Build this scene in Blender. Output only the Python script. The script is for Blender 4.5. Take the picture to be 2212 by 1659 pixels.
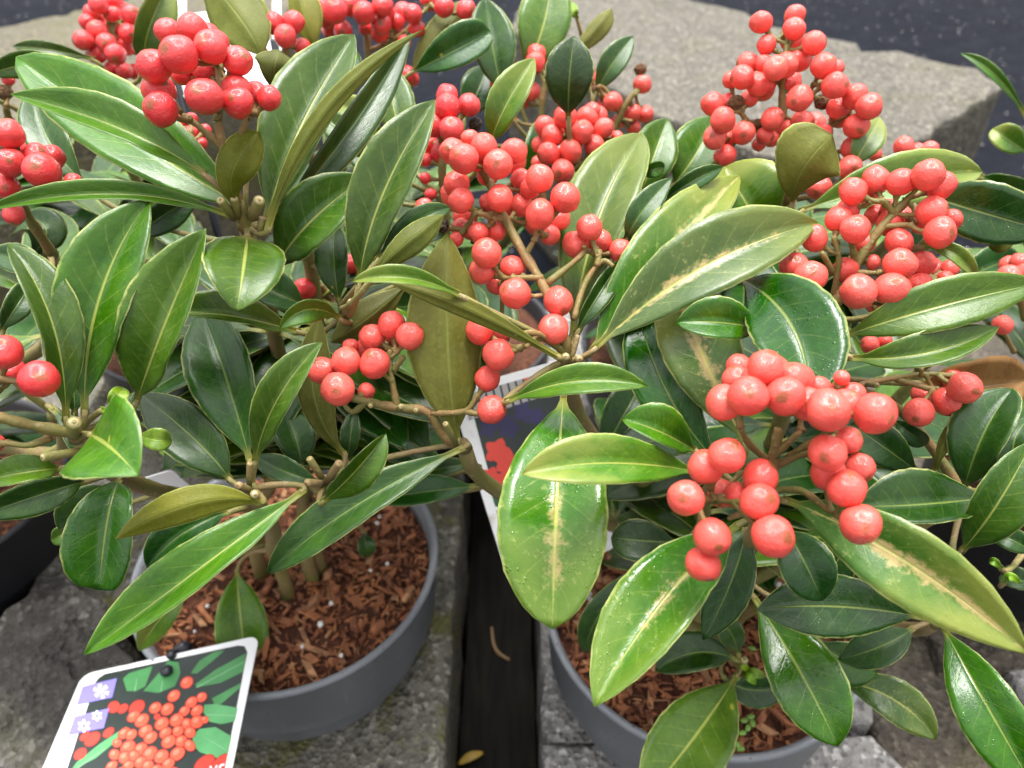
import bpy, bmesh, math, random
from mathutils import Vector, Matrix, noise
random.seed(7)
SC = bpy.context.scene
COL = SC.collection
for o in list(bpy.data.objects): bpy.data.objects.remove(o)

# ------------------------------------------------------------------ camera, sky, light, exposure
W_, H_, F_ = 2212.0, 1659.0, 1661.0        # working pixel frame and focal length in those pixels
PITCH = math.radians(39.5); CAMZ = 0.495
CAM = Vector((0, 0, CAMZ))
FWD = Vector((0, math.cos(PITCH), -math.sin(PITCH))); UPV = Vector((0, math.sin(PITCH), math.cos(PITCH))); RGT = Vector((1, 0, 0))
cd = bpy.data.cameras.new('camera'); cam = bpy.data.objects.new('camera', cd); COL.objects.link(cam)
cam.location = CAM; cam.rotation_euler = (math.pi/2 - PITCH, 0, 0)
cd.sensor_width = 36; cd.lens = 36*F_/W_; cd.clip_start = 0.01; cd.clip_end = 500
cd.dof.use_dof = True; cd.dof.focus_distance = 0.255; cd.dof.aperture_fstop = 12.5
SC.camera = cam
SUN_EL = math.radians(80)
wd = bpy.data.worlds.new('World'); SC.world = wd; wd.use_nodes = True
wn = wd.node_tree; wn.nodes.clear()
sky = wn.nodes.new('ShaderNodeTexSky'); sky.sky_type = 'NISHITA'; sky.sun_disc = False
sky.sun_elevation = SUN_EL; sky.sun_rotation = math.radians(-15); sky.air_density = 1.0; sky.dust_density = 5.0; sky.ozone_density = 1.0
hs = wn.nodes.new('ShaderNodeHueSaturation'); hs.inputs['Saturation'].default_value = 0.06
bg = wn.nodes.new('ShaderNodeBackground'); bg.inputs['Strength'].default_value = 0.14
wo = wn.nodes.new('ShaderNodeOutputWorld')
wn.links.new(sky.outputs[0], hs.inputs['Color']); wn.links.new(hs.outputs[0], bg.inputs['Color']); wn.links.new(bg.outputs[0], wo.inputs['Surface'])
sd = bpy.data.lights.new('sun', 'SUN'); sd.energy = 1.2; sd.angle = math.radians(20); sd.color = (1, 0.97, 0.93)
so = bpy.data.objects.new('sun', sd); COL.objects.link(so)
so.rotation_euler = (math.radians(-9), math.radians(3), 0)
SC.view_settings.view_transform = 'Standard'; SC.view_settings.look = 'None'; SC.view_settings.gamma = 1
SC.view_settings.exposure = 1.62

def ray(x, y):
    return RGT*((x-W_/2)/F_) + UPV*(-(y-H_/2)/F_) + FWD
def U(x, y, d): return CAM + ray(x, y)*d
def onz(x, y, z):
    r = ray(x, y); return CAM + r*((z-CAMZ)/r.z)
def proj(p):
    q = p-CAM; d = q.dot(FWD); return (W_/2+F_*q.x/d, H_/2-F_*q.dot(UPV)/d, d)

# ------------------------------------------------------------------ materials
class NT:
    def __init__(s, name):
        s.m = bpy.data.materials.new(name); s.m.use_nodes = True; s.t = s.m.node_tree; s.t.nodes.clear()
        s.out = s.n('OutputMaterial'); s.b = s.n('BsdfPrincipled'); s.l(s.b.outputs[0], s.out.inputs[0])
    def n(s, k): return s.t.nodes.new('ShaderNode'+k)
    def l(s, a, b): s.t.links.new(a, b)
    def put(s, sock, v):
        if hasattr(v, 'links') or isinstance(v, bpy.types.NodeSocket): s.l(v, sock)
        else:
            if isinstance(v, tuple) and len(v) == 3 and sock.type == 'RGBA': v = (*v, 1)
            sock.default_value = v
    def math(s, op, a, b=0.0, clamp=False):
        n = s.n('Math'); n.operation = op; n.use_clamp = clamp; s.put(n.inputs[0], a); s.put(n.inputs[1], b); return n.outputs[0]
    def mix(s, f, a, b, mode='MIX'):
        n = s.n('MixRGB'); n.blend_type = mode; s.put(n.inputs[0], f); s.put(n.inputs[1], a); s.put(n.inputs[2], b); return n.outputs[0]
    def ramp(s, v, a, b, lo=0.0, hi=1.0):
        n = s.n('MapRange'); n.interpolation_type = 'SMOOTHSTEP'; s.put(n.inputs[0], v)
        n.inputs[1].default_value = a; n.inputs[2].default_value = b; n.inputs[3].default_value = lo; n.inputs[4].default_value = hi; return n.outputs[0]
    def noise(s, vec, scale, detail=3.0, rough=.55):
        n = s.n('TexNoise'); n.inputs['Scale'].default_value = scale; n.inputs['Detail'].default_value = detail; n.inputs['Roughness'].default_value = rough
        if vec is not None: s.l(vec, n.inputs['Vector'])
        return n.outputs['Fac']
    def vor(s, vec, scale, out='Distance', feat='F1'):
        n = s.n('TexVoronoi'); n.feature = feat; n.inputs['Scale'].default_value = scale
        if vec is not None: s.l(vec, n.inputs['Vector'])
        return n.outputs[out]
    def bump(s, h, strength, dist, chain=None):
        n = s.n('Bump'); n.inputs['Strength'].default_value = strength; n.inputs['Distance'].default_value = dist; s.l(h, n.inputs['Height'])
        if chain is not None: s.l(chain, n.inputs['Normal'])
        return n.outputs[0]
    def set(s, **k):
        for a, v in k.items(): s.put(s.b.inputs[a.replace('_', ' ')], v)
        return s
    def geo(s): return s.n('NewGeometry').outputs['Position']
    def objc(s): return s.n('TexCoord').outputs['Object']
    def rnd(s): return s.n('ObjectInfo').outputs['Random']

def leaf_mat(name, c1, c2, rib, yellow=0.0, damage=0.0, wet=0.0, under=False, rough=.28, dead=False, band0=.19):
    s = NT(name)
    uv = s.n('UVMap'); sp = s.n('SeparateXYZ'); s.l(uv.outputs[0], sp.inputs[0])
    u, v = sp.outputs[0], sp.outputs[1]
    a = s.math('ABSOLUTE', s.math('MULTIPLY', s.math('SUBTRACT', v, .5), 2.0))
    rnd = s.rnd()
    cv = s.n('CombineXYZ'); s.l(s.math('MULTIPLY', u, 3.0), cv.inputs[0]); s.l(v, cv.inputs[1]); s.l(s.math('MULTIPLY', rnd, 40.0), cv.inputs[2])
    vec = cv.outputs[0]
    n1 = s.noise(vec, 2.2, 3); n2 = s.noise(vec, 14, 4, .65); n3 = s.noise(vec, 60, 2)
    col = s.mix(s.ramp(n1, .3, .7), c1, c2)
    col = s.mix(s.math('MULTIPLY', s.ramp(n2, .45, .75), .35), col, tuple(min(1, x*1.7) for x in c2))
    hs = s.n('HueSaturation'); s.l(col, hs.inputs['Color'])
    hs.inputs['Hue'].default_value = .5
    s.l(s.math('ADD', s.math('MULTIPLY', s.math('FRACT', s.math('MULTIPLY', rnd, 7.3)), .03), .485), hs.inputs['Hue'])
    s.l(s.math('ADD', s.math('MULTIPLY', rnd, .5), .75), hs.inputs['Value'])
    s.l(s.math('ADD', s.math('MULTIPLY', s.math('FRACT', s.math('MULTIPLY', rnd, 3.7)), .2), .98), hs.inputs['Saturation'])
    col = hs.outputs[0]
    # lateral veins, faint
    vv = s.math('SINE', s.math('MULTIPLY', s.math('SUBTRACT', s.math('MULTIPLY', u, 9.0), s.math('MULTIPLY', a, 1.6)), 6.283))
    vein = s.ramp(vv, .93, 1.0)
    ve = s.math('MULTIPLY', vein, s.ramp(a, .9, .4))
    if not under: col = s.mix(s.math('MULTIPLY', s.math('MULTIPLY', ve, n2), .22), col, rib)
    if yellow:
        yk = s.math('MULTIPLY', s.math('ADD', .45, s.math('MULTIPLY', s.math('FRACT', s.math('MULTIPLY', rnd, 11.7)), .75)), s.ramp(s.math('ADD', s.math('MULTIPLY', u, 1.0), s.math('ADD', s.math('MULTIPLY', n1, .5), s.math('MULTIPLY', a, .22))), .80, 1.30))
        yk = s.math('MULTIPLY', yk, yellow)
        col = s.mix(yk, col, (.235, .265, .045))
    if damage:
        r2 = s.math('FRACT', s.math('MULTIPLY', rnd, 5.3)); r3 = s.math('FRACT', s.math('MULTIPLY', rnd, 17.1)); n4 = s.noise(vec, 6, 5, .7)
        band = s.math('SUBTRACT', s.math('ADD', s.math('ADD', band0, s.math('MULTIPLY', r2, .14)), s.math('MULTIPLY', s.math('SUBTRACT', n4, .5), 1.3)), s.math('ADD', s.math('MULTIPLY', a, 1.2), s.math('MULTIPLY', s.math('ABSOLUTE', s.math('SUBTRACT', u, s.math('ADD', .42, s.math('MULTIPLY', r3, .3)))), .55)))
        dm = s.math('MULTIPLY', s.ramp(band, -.10, .16), damage)
        dm = s.math('MULTIPLY', dm, s.math('ADD', .55, s.math('MULTIPLY', n2, .8)), clamp=True)
        sk = s.math('MULTIPLY', s.ramp(n2, .56, .68), s.math('MULTIPLY', s.ramp(n1, .45, .6), .55*damage))
        col = s.mix(sk, col, (.36, .36, .13))
        col = s.mix(dm, col, (.50, .36, .15))
    sp3 = s.ramp(s.vor(vec, 55), .10, .16, .0, 1.0)
    col = s.mix(s.math('MULTIPLY', s.math('SUBTRACT', 1.0, sp3), .35), col, (.03, .05, .012))
    # pale spots
    spot = s.math('MULTIPLY', s.ramp(s.vor(vec, .8), .03, .06, 1.0, 0.0), s.ramp(rnd, .55, .6))
    if not under and not dead: col = s.mix(s.math('MULTIPLY', spot, .5), col, (.5, .45, .05))
    dust = s.math('MULTIPLY', s.ramp(s.vor(vec, 38), .05, .09, 1.0, .0), s.ramp(s.noise(vec, 3.1, 2), .5, .62))
    col = s.mix(s.math('MULTIPLY', dust, .55), col, (.42, .45, .36))
    blem = s.math('MULTIPLY', s.ramp(s.vor(vec, 4.3), .035, .06, 1.0, .0), s.ramp(n1, .52, .58))
    col = s.mix(s.math('MULTIPLY', blem, .8), col, (.17, .09, .03))
    film = s.ramp(s.noise(vec, 4.5, 5, .7), .5, .72)
    col = s.mix(s.math('MULTIPLY', film, .05), col, (.30, .36, .26))
    wid = s.math('SUBTRACT', .066, s.math('MULTIPLY', u, .05))
    ribm = s.math('MULTIPLY', s.ramp(s.math('SUBTRACT', a, wid), -.03, .02, 1.0, 0.0), s.ramp(u, 1.0, .8, 0.1, 1.0))
    col = s.mix(s.math('MULTIPLY', ribm, .6 if not under else .5), col, rib)
    edge = s.ramp(s.math('ADD', a, s.math('MULTIPLY', s.math('SUBTRACT', n2, .5), .06)), .93, .985)
    if not dead: col = s.mix(s.math('MULTIPLY', s.math('MULTIPLY', edge, .8), s.ramp(s.noise(vec, 3.7, 3), .3, .65, .15, 1.0)), col, (.45, .48, .16))
    pet = s.ramp(u, .13, .03)
    col = s.mix(s.math('MULTIPLY', pet, .8), col, (.26, .25, .045))
    h = s.math('ADD', s.math('MULTIPLY', n2, .5), s.math('ADD', s.math('MULTIPLY', n3, .25), s.math('ADD', s.math('MULTIPLY', ribm, -.9), s.math('MULTIPLY', ve, -.12))))
    nb = s.bump(h, .35, .0006)
    ro = s.math('ADD', s.math('ADD', rough-.06, s.math('MULTIPLY', n2, .16)), s.math('MULTIPLY', film, .16))
    if wet:
        wmask = s.ramp(s.noise(vec, 1.6, 2), .50-.18*wet, .56-.18*wet)
        dr = s.ramp(s.vor(vec, 16), .12, .30, 1.0, 0.0)
        dr = s.math('MULTIPLY', dr, s.ramp(s.noise(vec, 2.5, 1), .52, .58))
        nb = s.bump(dr, .35, .0008, nb)
        ro = s.math('MULTIPLY', ro, s.math('SUBTRACT', 1.0, s.math('MULTIPLY', s.math('MAXIMUM', wmask, dr), .8)))
    s.set(Base_Color=col, Roughness=ro, Normal=nb, Specular_IOR_Level=.5 if not under else .25)
    s.b.inputs['Sheen Weight'].default_value = 0.0
    tr = s.n('BsdfTranslucent'); s.l(s.mix(1.0, col, (1.2, 1.3, .6), 'MULTIPLY'), tr.inputs[0])
    mx = s.n('MixShader'); mx.inputs[0].default_value = .12; s.l(s.b.outputs[0], mx.inputs[1]); s.l(tr.outputs[0], mx.inputs[2]); s.l(mx.outputs[0], s.out.inputs[0])
    return s.m

RIB = (.42, .46, .10)
M = {}
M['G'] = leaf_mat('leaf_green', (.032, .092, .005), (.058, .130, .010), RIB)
M['D'] = leaf_mat('leaf_deep_green_shaded', (.010, .046, .005), (.024, .074, .009), (.20, .28, .05))  # deep green leaves, darkened further to paint in the shade inside the shrubs
M['Y'] = leaf_mat('leaf_yellowing', (.058, .135, .014), (.095, .17, .022), RIB, yellow=.75)
M['S'] = leaf_mat('leaf_scorched', (.045, .115, .014), (.072, .142, .024), RIB, yellow=.75, damage=.8)
M['X'] = leaf_mat('leaf_scorched_wet', (.030, .095, .008), (.052, .122, .015), RIB, yellow=.28, damage=.6, wet=.9, band0=.02)
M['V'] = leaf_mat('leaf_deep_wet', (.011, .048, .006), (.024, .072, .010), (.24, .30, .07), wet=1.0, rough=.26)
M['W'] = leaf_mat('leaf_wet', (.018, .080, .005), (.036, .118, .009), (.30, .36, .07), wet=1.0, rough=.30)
M['B'] = leaf_mat('leaf_young', (.10, .22, .02), (.20, .32, .03), (.4, .5, .08), rough=.3)
M['N'] = leaf_mat('leaf_dead_brown', (.17, .082, .036), (.25, .135, .065), (.28, .17, .085), rough=.6, dead=True)
M['under'] = leaf_mat('leaf_underside', (.088, .100, .014), (.120, .128, .024), (.22, .25, .05), under=True, rough=.5)

def berry_mat(name, ca, cb):
    s = NT(name); oc = s.objc(); rnd = s.rnd()
    sp = s.n('SeparateXYZ'); s.l(oc, sp.inputs[0])
    ad = s.n('VectorMath'); ad.operation = 'ADD'; s.l(oc, ad.inputs[0]); cb_ = s.n('CombineXYZ'); s.l(s.math('MULTIPLY', rnd, 30), cb_.inputs[0]); s.l(cb_.outputs[0], ad.inputs[1]); vec = ad.outputs[0]
    n1 = s.noise(vec, 1.2, 2); n2 = s.noise(vec, 9, 4, .6)
    col = s.mix(s.math('ADD', s.math('MULTIPLY', rnd, .6), s.math('MULTIPLY', s.ramp(n1, .3, .7), .4)), ca, cb)
    col = s.mix(s.math('MULTIPLY', s.ramp(n2, .68, .78), .4), col, (.75, .36, .12))
    col = s.mix(s.math('MULTIPLY', s.ramp(s.vor(vec, 7), .06, .10, 1.0, .0), .12), col, (.9, .32, .22))
    tip = s.ramp(s.math('ADD', sp.outputs[2], s.math('MULTIPLY', n2, .05)), .935, 1.0)
    col = s.mix(s.math('MULTIPLY', tip, .9), col, (.22, .07, .02))
    blem = s.math('MULTIPLY', s.ramp(s.noise(vec, 2.1, 5, .75), .60, .70), s.ramp(s.math('FRACT', s.math('MULTIPLY', rnd, 9.1)), .45, .7))
    col = s.mix(s.math('MULTIPLY', blem, .4), col, (.78, .36, .14))
    nb = s.bump(s.math('ADD', n2, s.math('MULTIPLY', n1, 2.0)), .22, .06)
    s.set(Base_Color=col, Roughness=s.math('ADD', .07, s.math('MULTIPLY', n2, .15)), Normal=nb, Specular_IOR_Level=.6)
    s.b.inputs['Subsurface Weight'].default_value = .12; s.b.inputs['Subsurface Radius'].default_value = (.003, .0008, .0005); s.b.inputs['Subsurface Scale'].default_value = .6
    return s.m
M['berry'] = berry_mat('berry_coral_red', (.75, .066, .052), (.80, .120, .092))
M['berry_red'] = berry_mat('berry_deep_red', (.67, .028, .034), (.74, .064, .060))
s = NT('berry_dried'); n = s.noise(s.objc(), 3, 4); s.set(Base_Color=s.mix(s.ramp(n, .35, .65), (.22, .09, .03), (.48, .27, .11)), Roughness=.7, Normal=s.bump(s.noise(s.objc(), 5, 3), .9, .25)); M['dried'] = s.m
s = NT('berry_dried_dark'); n = s.noise(s.objc(), 3, 4); s.set(Base_Color=s.mix(s.ramp(n, .4, .7), (.03, .016, .012), (.30, .20, .10)), Roughness=.7, Normal=s.bump(n, .9, .25)); M['dried_dark'] = s.m

def stem_mat(name, a, b, c):
    s = NT(name); g = s.geo(); n = s.noise(g, 90, 3); n2 = s.noise(g, 420, 3, .7)
    col = s.mix(s.ramp(n, .38, .62), a, b); col = s.mix(s.math('MULTIPLY', s.ramp(n2, .58, .7), .7), col, c)
    s.set(Base_Color=col, Roughness=.6, Normal=s.bump(n2, .6, .0008)); return s.m
M['stalk'] = stem_mat('berry_stalk', (.16, .145, .035), (.23, .135, .045), (.36, .27, .13))
M['stem'] = stem_mat('branch_bark', (.20, .19, .05), (.24, .17, .07), (.38, .33, .2))
M['stub'] = stem_mat('stub_cut', (.45, .36, .18), (.33, .22, .10), (.6, .5, .32))

s = NT('pot_plastic'); g = s.geo(); n = s.noise(g, 30, 4); n2 = s.noise(g, 700, 2)
pc = s.mix(s.ramp(n, .35, .7), (.155, .167, .185), (.20, .212, .23)); mp_ = s.n('Mapping'); mp_.inputs['Scale'].default_value = (1, 1, .15); s.l(g, mp_.inputs[0])
pc = s.mix(s.math('MULTIPLY', s.ramp(s.noise(mp_.outputs[0], 160, 4, .7), .58, .72), .35), pc, (.30, .31, .32)); pc = s.mix(s.math('MULTIPLY', s.ramp(s.vor(g, 210), .10, .16, 1.0, 0.0), s.ramp(s.noise(g, 45, 2), .5, .6)), pc, (.10, .05, .025))
s.set(Base_Color=pc, Roughness=s.math('ADD', .38, s.math('MULTIPLY', n, .2)), Normal=s.bump(n2, .08, .0004), Specular_IOR_Level=.5); M['pot'] = s.m
s = NT('pot_plastic_shaded'); g = s.geo(); n = s.noise(g, 30, 4)
s.set(Base_Color=s.mix(n, (.018, .019, .022), (.03, .031, .036)), Roughness=.5); M['pot_shaded'] = s.m  # pot plastic coloured near black, shade of the side and back pots painted in
s = NT('soil'); g = s.geo(); n = s.noise(g, 250, 4, .7); n2 = s.noise(g, 35, 2)
s.set(Base_Color=s.mix(s.ramp(n, .35, .65), (.055, .016, .007), s.mix(s.ramp(n2, .4, .65), (.17, .06, .025), (.10, .03, .013))), Roughness=.9, Normal=s.bump(n, 1.0, .003)); M['soil'] = s.m
def chip_mat(name, a, b):
    s = NT(name); g = s.geo(); n = s.noise(g, 220, 3); w = s.noise(g, 900, 2); v = s.vor(g, 160, 'Color')
    sx = s.n('SeparateColor'); s.l(v, sx.inputs[0])
    s.set(Base_Color=s.mix(s.math('MULTIPLY', sx.outputs[0], .8), s.mix(n, a, b), (.09, .022, .01)), Roughness=.75, Normal=s.bump(w, .5, .0005)); return s.m
M['chip'] = chip_mat('bark_chips', (.34, .115, .042), (.47, .19, .075)); M['chip2'] = chip_mat('bark_chip_pale', (.42, .19, .075), (.52, .30, .15))
s = NT('perlite'); s.set(Base_Color=(.75, .74, .7), Roughness=.8); M['perlite'] = s.m
s = NT('root_fibre'); s.set(Base_Color=(.32, .2, .1), Roughness=.8); M['fibre'] = s.m

def concrete(name, a, b, c, moss=0.0, speck=1.0, wetdark=0.0, scale=1.0):
    s = NT(name); g = s.geo(); n1 = s.noise(g, 9*scale, 4); n2 = s.noise(g, 120*scale, 5, .7); n3 = s.vor(g, 330*scale, 'Color'); v = s.vor(g, 330*scale)
    sx = s.n('SeparateColor'); s.l(n3, sx.inputs[0])
    col = s.mix(s.ramp(n1, .3, .7), a, b)
    col = s.mix(s.math('MULTIPLY', s.ramp(n2, .4, .62), .6), col, c)
    col = s.mix(s.math('MULTIPLY', s.ramp(sx.outputs[0], .80, .9), .5*speck), col, tuple(min(.8, 1.9*x) for x in c))
    col = s.mix(s.math('MULTIPLY', s.ramp(sx.outputs[1], .80, .9), .6*speck), col, tuple(.35*x for x in a))
    if moss:
        mk = s.math('MULTIPLY', s.ramp(s.math('ADD', s.noise(g, 22, 5, .65), s.math('MULTIPLY', n2, .25)), .64, .78), moss)
        col = s.mix(mk, col, s.mix(n2, (.05, .055, .012), (.13, .12, .025)))
    if wetdark:
        col = s.mix(s.math('MULTIPLY', s.ramp(s.noise(g, 14, 4), .4, .6), wetdark), col, tuple(.3*x for x in a))
    h = s.math('ADD', s.math('MULTIPLY', n2, .7), s.math('MULTIPLY', v, .5))
    s.set(Base_Color=col, Roughness=s.math('ADD', .55, s.math('MULTIPLY', n1, .3)), Normal=s.bump(h, .9, .004)); return s.m
M['conc'] = concrete('concrete_block', (.056, .048, .034), (.092, .082, .062), (.138, .125, .098), moss=.2, speck=1.4)
M['conc_moss'] = concrete('concrete_mossy', (.070, .062, .044), (.115, .108, .085), (.19, .182, .155), moss=.95)
M['conc_olive'] = concrete('concrete_olive', (.060, .050, .026), (.105, .09, .052), (.13, .115, .075), moss=.6)
M['granite'] = concrete('granite_grey', (.14, .135, .128), (.195, .19, .182), (.28, .27, .26), moss=.12)
M['brownstone'] = concrete('brown_wet_stone', (.038, .029, .019), (.07, .055, .038), (.10, .082, .06), moss=.2, wetdark=.4)
M['rubble'] = concrete('rubble_grey', (.040, .034, .026), (.080, .072, .060), (.15, .14, .128), moss=.25, wetdark=.8)
s = NT('wet_wood'); g = s.geo(); mp = s.n('Mapping'); mp.inputs['Scale'].default_value = (1, .12, 1); s.l(g, mp.inputs[0]); n = s.noise(mp.outputs[0], 180, 4); n2 = s.noise(g, 60, 4)
s.set(Base_Color=s.mix(s.ramp(n, .35, .7), (.003, .0025, .002), s.mix(n2, (.009, .007, .005), (.013, .012, .006))), Roughness=.8, Specular_IOR_Level=.2, Normal=s.bump(n, .5, .001)); M['wood'] = s.m
s = NT('ground_fabric'); g = s.geo(); n = s.noise(g, 20, 4); wv = s.vor(g, 900); sp_ = s.vor(g, 42); n3 = s.noise(g, 14, 3)
col = s.mix(s.ramp(n, .35, .7), (.004, .005, .009), (.008, .0095, .015))
col = s.mix(s.math('MULTIPLY', s.ramp(sp_, .06, .10, 1.0, 0.0), s.ramp(n3, .36, .46)), col, (.6, .58, .55))
col = s.mix(s.math('MULTIPLY', s.ramp(s.vor(g, 160), .07, .12, 1.0, 0.0), .5), col, (.20, .19, .2))
s.set(Base_Color=col, Roughness=.9, Specular_IOR_Level=.1, Normal=s.bump(s.math('ADD', wv, s.math('MULTIPLY', n, 2.0)), .4, .001)); M['fabric'] = s.m
def flat(name, c, r=.4, spec=.5, var=.06):
    s = NT(name); n = s.noise(s.geo(), 60, 3)
    s.set(Base_Color=s.mix(s.math('MULTIPLY', n, 1.0), tuple(x*(1-var) for x in c), tuple(min(1, x*(1+var)) for x in c)), Roughness=r, Specular_IOR_Level=spec); return s.m
s = NT('tag_white'); g = s.geo(); n = s.noise(g, 70, 4); s.set(Base_Color=s.mix(s.math('MULTIPLY', s.ramp(n, .58, .72), .6), (.80, .81, .82), (.42, .36, .26)), Roughness=.35); M['white'] = s.m
M['p_dark'] = flat('print_dark', (.022, .032, .028), .3, var=.4); M['p_green'] = flat('print_green', (.06, .23, .075), .3, var=.5); M['p_lgreen'] = flat('print_light_green', (.10, .34, .13), .3, var=.4)
M['p_dgreen'] = flat('print_deep_green', (.03, .10, .04), .3, var=.4); M['p_red'] = flat('print_berry', (.82, .11, .055), .3, var=.14); M['p_red2'] = flat('print_berry_deep', (.66, .055, .035), .3, var=.2)
M['p_shine'] = flat('print_berry_shine', (.92, .22, .14), .3, var=.1); M['p_rib'] = flat('print_leaf_rib', (.20, .42, .22), .3); M['p_red3'] = flat('print_berry_rim', (.40, .03, .02), .3, var=.2); M['p_purple'] = flat('print_purple', (.22, .19, .55), .3); M['p_violet'] = flat('print_violet', (.03, .027, .085), .35, var=.7); M['p_grey'] = flat('print_grey', (.22, .20, .19), .4); M['p_lgrey'] = flat('print_pale_grey', (.38, .36, .35), .4)
M['black'] = flat('black_plastic', (.012, .014, .02), .35)

# ------------------------------------------------------------------ object helpers
def link(name, mesh, mats, parent=None):
    o = bpy.data.objects.new(name, mesh); COL.objects.link(o)
    for m in (mats if isinstance(mats, (list, tuple)) else [mats]):
        if len(mesh.materials) < (len(mats) if isinstance(mats, (list, tuple)) else 1): mesh.materials.append(m)
    if parent is not None: o.parent = parent
    return o
def tag(o, label, cat, group=None, kind=None):
    if label: o['label'] = label
    if cat: o['category'] = cat
    if group: o['group'] = group
    if kind: o['kind'] = kind
    return o
def from_bm(name, bm, mats, parent=None, smooth=True):
    me = bpy.data.meshes.new(name); bm.normal_update(); bm.to_mesh(me); bm.free()
    if smooth:
        for p in me.polygons: p.use_smooth = True
    return link(name, me, mats, parent)
def empty(name, loc):
    o = bpy.data.objects.new(name, None); COL.objects.link(o); o.location = loc; o.empty_display_size = .02; return o
def keep(o, parent):
    o.parent = parent; o.matrix_parent_inverse = Matrix.Translation(-parent.location) if parent.type == 'EMPTY' else Matrix(); return o
def tube(bm, pts, rads, seg=8, cap=True, mi=0, bumps=0.0):
    n = len(pts); rings = []
    ref = None
    for i, p in enumerate(pts):
        t = (pts[min(i+1, n-1)]-pts[max(i-1, 0)])
        if t.length < 1e-9: t = Vector((0, 0, 1))
        t.normalize()
        if ref is None: ref = t.orthogonal().normalized()
        ref = (ref - t*ref.dot(t))
        ref = ref.normalized() if ref.length > 1e-6 else t.orthogonal().normalized()
        b = t.cross(ref); r = rads[i]
        if bumps: r *= 1+bumps*random.uniform(-1, 1.8)
        rings.append([bm.verts.new(p+(ref*math.cos(k*2*math.pi/seg)+b*math.sin(k*2*math.pi/seg))*r) for k in range(seg)])
    for i in range(n-1):
        for k in range(seg):
            f = bm.faces.new((rings[i][k], rings[i][(k+1) % seg], rings[i+1][(k+1) % seg], rings[i+1][k])); f.material_index = mi
    if cap:
        f = bm.faces.new(rings[0][::-1]); f.material_index = mi
        f = bm.faces.new(rings[-1]); f.material_index = mi
    return rings
def spline(P, k=5):
    out = []
    n = len(P)
    for i in range(n-1):
        p0, p1, p2, p3 = P[max(i-1, 0)], P[i], P[i+1], P[min(i+2, n-1)]
        for j in range(k):
            t = j/k
            out.append(.5*((2*p1)+(p2-p0)*t+(2*p0-5*p1+4*p2-p3)*t*t+(3*p1-p0-3*p2+p3)*t**3))
    out.append(P[-1]); return out
def bez(a, b, c, d, n=10):
    return [a*(1-t)**3+b*3*t*(1-t)**2+c*3*t*t*(1-t)+d*t**3 for t in [i/n for i in range(n+1)]]

# ------------------------------------------------------------------ the setting
bm = bmesh.new(); 
bmesh.ops.create_grid(bm, x_segments=2, y_segments=2, size=150)
g = from_bm('ground', bm, M['fabric'], smooth=False); g.location = (0, 0, -.08); g['kind'] = 'structure'

def slab(name, poly, z0, z1, mat, rough=.004, dens=.012, seed=0, label=None, cat='stone', tilt=(0, 0), bev=.0018):
    P = [Vector((p[0], p[1], 0)) for p in poly]
    area = sum(P[i].x*P[(i+1) % len(P)].y-P[(i+1) % len(P)].x*P[i].y for i in range(len(P)))
    if area < 0: P.reverse()
    c = sum(P, Vector())/len(P)
    B = []
    for i, p in enumerate(P):
        q = P[(i+1) % len(P)]; k = max(1, int((q-p).length/dens))
        B += [p.lerp(q, j/k) for j in range(k)]
    sv = Vector((seed*3.1, seed*1.7, 0))
    B = [b+Vector(noise.noise_vector(b*45+sv)).to_2d().to_3d()*rough*1.0 for b in B]
    rad = max((b-c).length for b in B); nr = max(4, int(rad/dens))
    bm = bmesh.new(); rings = []
    def V(p, z, amp):
        z += tilt[0]*(p.x-c.x)+tilt[1]*(p.y-c.y)
        q = Vector((p.x, p.y, z)); d = Vector(noise.noise_vector(q*28+sv))*amp+Vector(noise.noise_vector(q*110+sv))*amp*.4
        return bm.verts.new(q+d)
    for r in range(1, nr+1):
        f = r/nr; rings.append([V(c.lerp(b, f if r < nr else 1-bev/max(.02, (b-c).length)), z1, rough*.6) for b in B])
    hh = z1-z0; ns = max(2, int(hh/dens))
    for j in range(1, ns+1):
        rings.append([V(b, z1-bev-(hh-bev)*(j-1)/max(1, ns-1), rough*.6) for b in B])
    cv = V(c, z1, 0); n = len(B)
    for k in range(n): bm.faces.new((cv, rings[0][k], rings[0][(k+1) % n]))
    for i in range(len(rings)-1):
        for k in range(n): bm.faces.new((rings[i][k], rings[i+1][k], rings[i+1][(k+1) % n], rings[i][(k+1) % n]))
    bm.faces.new(rings[-1][::-1])
    o = from_bm(name, bm, mat); 
    return tag(o, label, cat)
def pxpoly(L, z): return [onz(x, y, z) for x, y in L]

slab('concrete_block', pxpoly([(1180, -110), (1500, 2), (1600, 25), (1660, 55), (1760, 75), (1850, 95), (1862, 112), (1935, 108), (2050, 140), (2110, 150), (2167, 186), (1990, 300), (1850, 372), (1640, 330), (1480, 265), (1400, 245), (1330, 190), (1230, 150), (1100, 60)], .2), -.08, .2, M['conc'], .0032, .010, 1,
     'weathered grey concrete block with a broken end, lying on dark fabric behind the berries', 'concrete block')
slab('concrete_block', pxpoly([(-260, 150), (0, 58), (190, 20), (330, -15), (520, -90), (640, 0), (560, 130), (330, 220), (100, 270), (-260, 330)], .2), -.08, .2, M['conc_olive'], .007, .016, 2,
     'olive stained concrete block lying behind the left shrubs', 'concrete block')
slab('concrete_slab', [(-.0386, .08), (-.0386, .66), (-.36, .66), (-.36, .33), (-.21, .285), (-.205, .08)], -.08, .05, M['conc_moss'], .0035, .012, 3,
     'mossy grey concrete slab under the grey pot with the printed label', 'concrete slab')
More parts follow.
